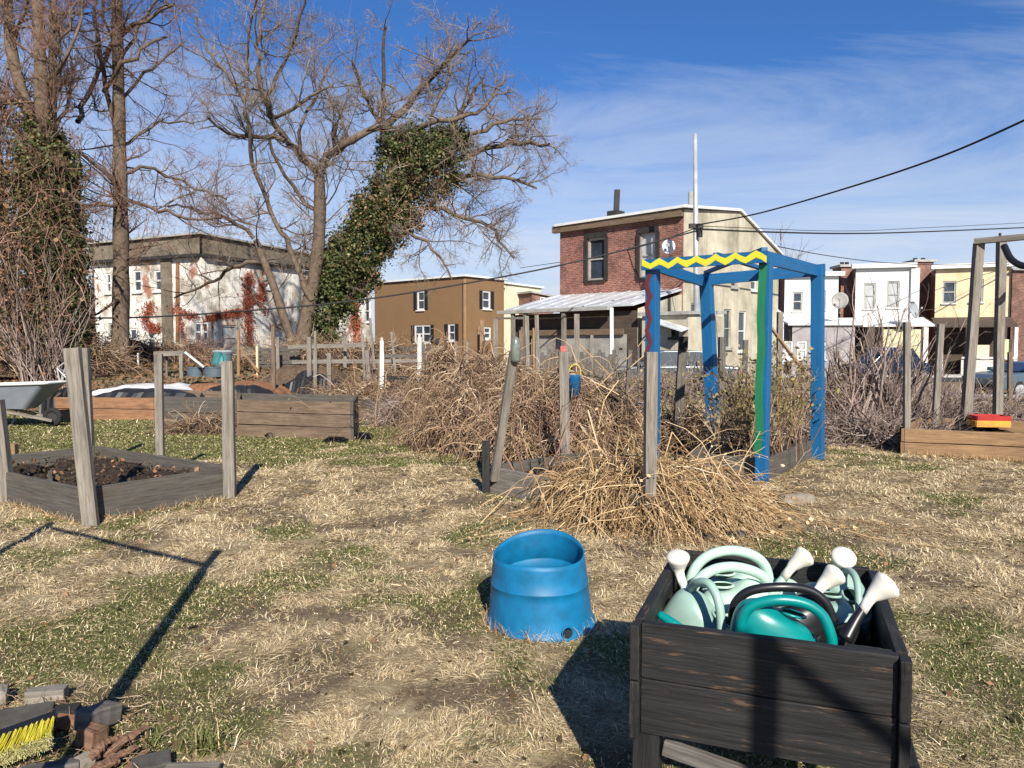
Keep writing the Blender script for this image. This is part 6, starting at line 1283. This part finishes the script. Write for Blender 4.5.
# dry sprigs on the lawn edge
# ================================================================== small colourful things at mid distance
t = thing('bucket', 'bright blue bucket hanging at the red-tipped post', 'bucket', PX(574.5, 397, 10.2))
cR = lambda y, r: [PX(574.5, y, 10.2)+V3((math.cos(a)*r, math.sin(a)*r, 0)) for a in [2*math.pi*j/20 for j in range(20)]]
MB().rings([cR(397, .075), cR(377, .092), cR(376, .098), cR(375, .098), cR(375.5, .086), cR(396, .070)]).build('shell', 'blue_paint', t, smooth=True)
MB().tube(bez([PX(568, 376, 10.2), PX(570, 368, 10.2), PX(575, 364, 10.2), PX(580, 368, 10.2), PX(581, 376, 10.2)], 5), .006, 6).build('handle', 'yellow_paint', t)
lump('rubble_heap', 'low grey rubble wall with pale orange-red paint patch behind the arbor', 'rubble', 606, 668, 14.2, -.02, .52, .7, 'concrete', seed=41)
lump('painted_rock', 'orange-red painted patch on the low rubble wall', 'rock', 608, 640, 14.0, .0, .50, .5, 'rust', seed=43)
lump('rubbish', 'black bag heap right of the rubble wall, behind the near post', 'rubbish', 655, 682, 12.4, -.02, .42, .5, 'black_tarp', seed=44)
lump('sheet', 'bright yellow sheet lying before the row houses', 'sheet', 890, 938, 21, -.15, .22, .5, 'yellow_plastic', seed=46)
lump('sheet', 'tiny yellow scrap right of the yellow sheet', 'sheet', 949, 958, 21, -.15, .12, .3, 'yellow_plastic', seed=47)
lump('rubbish', 'small red scrap under the big bare shrub', 'rubbish', 832, 844, 17, -.05, .35, .3, 'red_plastic', seed=48)
lump('boulder', 'rounded tan boulder before the row houses', 'boulder', 918, 941, 25, -.28, .85, 1.2, 'stone', seed=49)
tag(MB().tube(bez([G(690, 530)+V3((0, 0, .01)), G(700, 528)], 2), .004).build('twig_scrap', 'shrub'), 'tiny twig beside the orange scrap', 'twig')
# retaining kerb along the right plot edge
o = MB().beam(GX(880, 24, -.1), GX(1060, 23, -.1), .3, .25, side=UP).build('low_wall', 'concrete'); tag(o, 'low pale concrete wall edging the plot before the row houses', 'low wall')
# ================================================================== cars
def car(label, c, rz, L_, W_, Ht, paint_, pickup=False):
    t = thing('parked_car', label, 'car', c, 'cars parked on the street'); c = V3(c); m3 = Matrix.Rotation(rz, 3, 'Z'); T = lambda x, y, z: c+m3 @ V3((x, y, z))
    h = L_/2; low = [(-h, .35), (-h+.05, .72), (-h+.25, .86), (-h*.45, .95), (h*.45, .97), (h-.08, .93), (h, .6), (h-.02, .32)]
    rg = []
    for s, k in ((-1, .90), (-1, 1), (1, 1), (1, .90)):
        pass
    def loft(prof, ys):
        return [[T(x*kx, y, z0+(z-z0)*kz) for x, z in prof] for y, kx, kz, z0 in ys]
    MB().rings(loft(low, [(-W_/2+.01, .985, .93, .5), (-W_/2+.05, 1, 1, .5), (W_/2-.05, 1, 1, .5), (W_/2-.01, .985, .93, .5)])).build('body', paint_, t, bevel=.03)
    cab = [(-h*.52, .93), (-h*.18, Ht-.03), (-h*.1, Ht), (h*.40, Ht), (h*.55, Ht-.06), (h*.82, .95)]
    if pickup: cab = [(-h*.5, .93), (-h*.22, Ht-.03), (-h*.15, Ht), (h*.12, Ht), (h*.2, Ht-.05), (h*.24, .95)]
    MB().rings(loft(cab, [(-W_/2+.12, 1, 1, .95), (-W_/2+.26, .95, 1.02, .95), (W_/2-.26, .95, 1.02, .95), (W_/2-.12, 1, 1, .95)])).build('cabin', paint_, t, bevel=.03)
    gl_ = [(x*.93+.0, .98+(z-.93)*.86) for x, z in cab]
    MB().rings([[T(x, y, z) for x, z in gl_] for y in (-W_/2+.125, W_/2-.125)]).build('side_windows', 'glass', t)
    for x, z0, z1, xx in ((-h*.36, .98, Ht-.06, -h*.2),):
        MB().quad(T(-h*.52-.0, -W_/2+.3, .97), T(-h*.52, W_/2-.3, .97), T(-h*.19-.03, W_/2-.34, Ht-.05), T(-h*.19-.03, -W_/2+.34, Ht-.05)).build('windscreen', 'glass', t)
    for sx in (-1, 1):
        for sy in (-1, 1):
            w0 = T(sx*h*.62, sy*(W_/2-.02), .33); ax = m3 @ V3((0, sy, 0))
            def cir(p, r): x_ = m3 @ V3((1, 0, 0)); return [p+x_*math.cos(a)*r+UP*math.sin(a)*r for a in [2*math.pi*j/20 for j in range(20)]]
            wh_ = MB().rings([cir(w0-ax*.2, .33), cir(w0, .33), cir(w0+ax*.015, .30)]).build('wheel', 'tyre', t)
            o = MB().rings([cir(w0+ax*.012, .2), cir(w0+ax*.025, .19)]).build('wheel_rim', 'galv', t); o.parent = wh_
    for sy in (-1, 1):
        MB().box(T(-h+.03, sy*(W_/2-.3), .70), (.08, .36, .14), rz=rz).build('headlight', 'board_up', t); MB().box(T(h-.03, sy*(W_/2-.22), .74), (.06, .22, .16), rz=rz).build('tail_light', 'red_plastic', t)
        MB().box(T(-h*.42, sy*(W_/2+.02), 1.02), (.12, .2, .13), rz=rz).build('mirror', paint_, t)
    MB().box(T(-h-.005, 0, .45), (.06, W_*.8, .16), rz=rz).build('bumper', 'dark_trim', t)
    return t
car('dark blue car parked in front of the pale porch curtain behind the shrub', GX(884, 40.6, -.292), R(8), 4.3, 1.8, 1.75, 'car_blue')
car('blue-grey car at the right edge behind the grey frame', GX(1035, 27, -.3), R(10), 4.6, 1.8, 1.30, 'car_grey')
car('silver grey car half hidden behind the blue arbor post on the left', GX(668, 24.0, 0), R(-4), 4.3, 1.75, 1.42, 'car_silver')
# distant background beyond the buildings
def far_tree(label, px, D, ht, name='distant_tree'):
    loc = GX(px, D); t = thing(name, label, 'tree', loc, 'bare trees far behind the houses'); n = 26
    MB().tube([loc, loc+UP*ht*.5, loc+UP*ht*.8], [.25, .14, .06], 8).build('trunk', 'bark', t)
    c0 = np.array(loc)+np.stack([0*np.arange(n), 0*np.arange(n), RS.uniform(.3, .75, n)*ht], -1); A, ra = grow(c0, RS.normal(size=(n, 3))+[0, 0, .6], RS.uniform(.2, .45, n)*ht, np.full(n, .05), 6, .2, .2)
    q = spawn(A, ra, 9, .7); B, rb = grow(q[0], q[1], RS.uniform(.08, .2, len(q[0]))*ht, np.full(len(q[0]), .022), 4, .2, .25); tube_obj('crown', [tubes(A, ra), tubes(B, rb)], 'red_twig', t)
far_tree('small bare tree top just right of the brick house gable', 779, 62, 10.5)
for k, (px, ht) in enumerate(((96, 12), (60, 13), (20, 12), (-30, 13), (150, 11.5))): far_tree(['bare distant tree rising left of the tall brown trunk', 'bare distant tree behind the ivy clump, right side', 'bare distant tree behind the ivy clump, left side', 'bare distant tree beyond the left picture edge', 'bare distant tree tip above the grey roof band'][k], px, 66, ht)
# low background houses closing the gap at far left
t, *_ = flat_house('distant_house', 'dark distant brick building behind the ivy-clad clump at far left', PX(-60, 350, 58), PX(84, 350, 58), 8, 5.6, 5.6, 'brick_brown', 'grey_trim', [(12, 18, 300, 315), (40, 46, 300, 315)], [dict(fw=.1), dict(fw=.1)], roof='grey_trim')
# dark undergrowth on the bank, at the foot of building and trees
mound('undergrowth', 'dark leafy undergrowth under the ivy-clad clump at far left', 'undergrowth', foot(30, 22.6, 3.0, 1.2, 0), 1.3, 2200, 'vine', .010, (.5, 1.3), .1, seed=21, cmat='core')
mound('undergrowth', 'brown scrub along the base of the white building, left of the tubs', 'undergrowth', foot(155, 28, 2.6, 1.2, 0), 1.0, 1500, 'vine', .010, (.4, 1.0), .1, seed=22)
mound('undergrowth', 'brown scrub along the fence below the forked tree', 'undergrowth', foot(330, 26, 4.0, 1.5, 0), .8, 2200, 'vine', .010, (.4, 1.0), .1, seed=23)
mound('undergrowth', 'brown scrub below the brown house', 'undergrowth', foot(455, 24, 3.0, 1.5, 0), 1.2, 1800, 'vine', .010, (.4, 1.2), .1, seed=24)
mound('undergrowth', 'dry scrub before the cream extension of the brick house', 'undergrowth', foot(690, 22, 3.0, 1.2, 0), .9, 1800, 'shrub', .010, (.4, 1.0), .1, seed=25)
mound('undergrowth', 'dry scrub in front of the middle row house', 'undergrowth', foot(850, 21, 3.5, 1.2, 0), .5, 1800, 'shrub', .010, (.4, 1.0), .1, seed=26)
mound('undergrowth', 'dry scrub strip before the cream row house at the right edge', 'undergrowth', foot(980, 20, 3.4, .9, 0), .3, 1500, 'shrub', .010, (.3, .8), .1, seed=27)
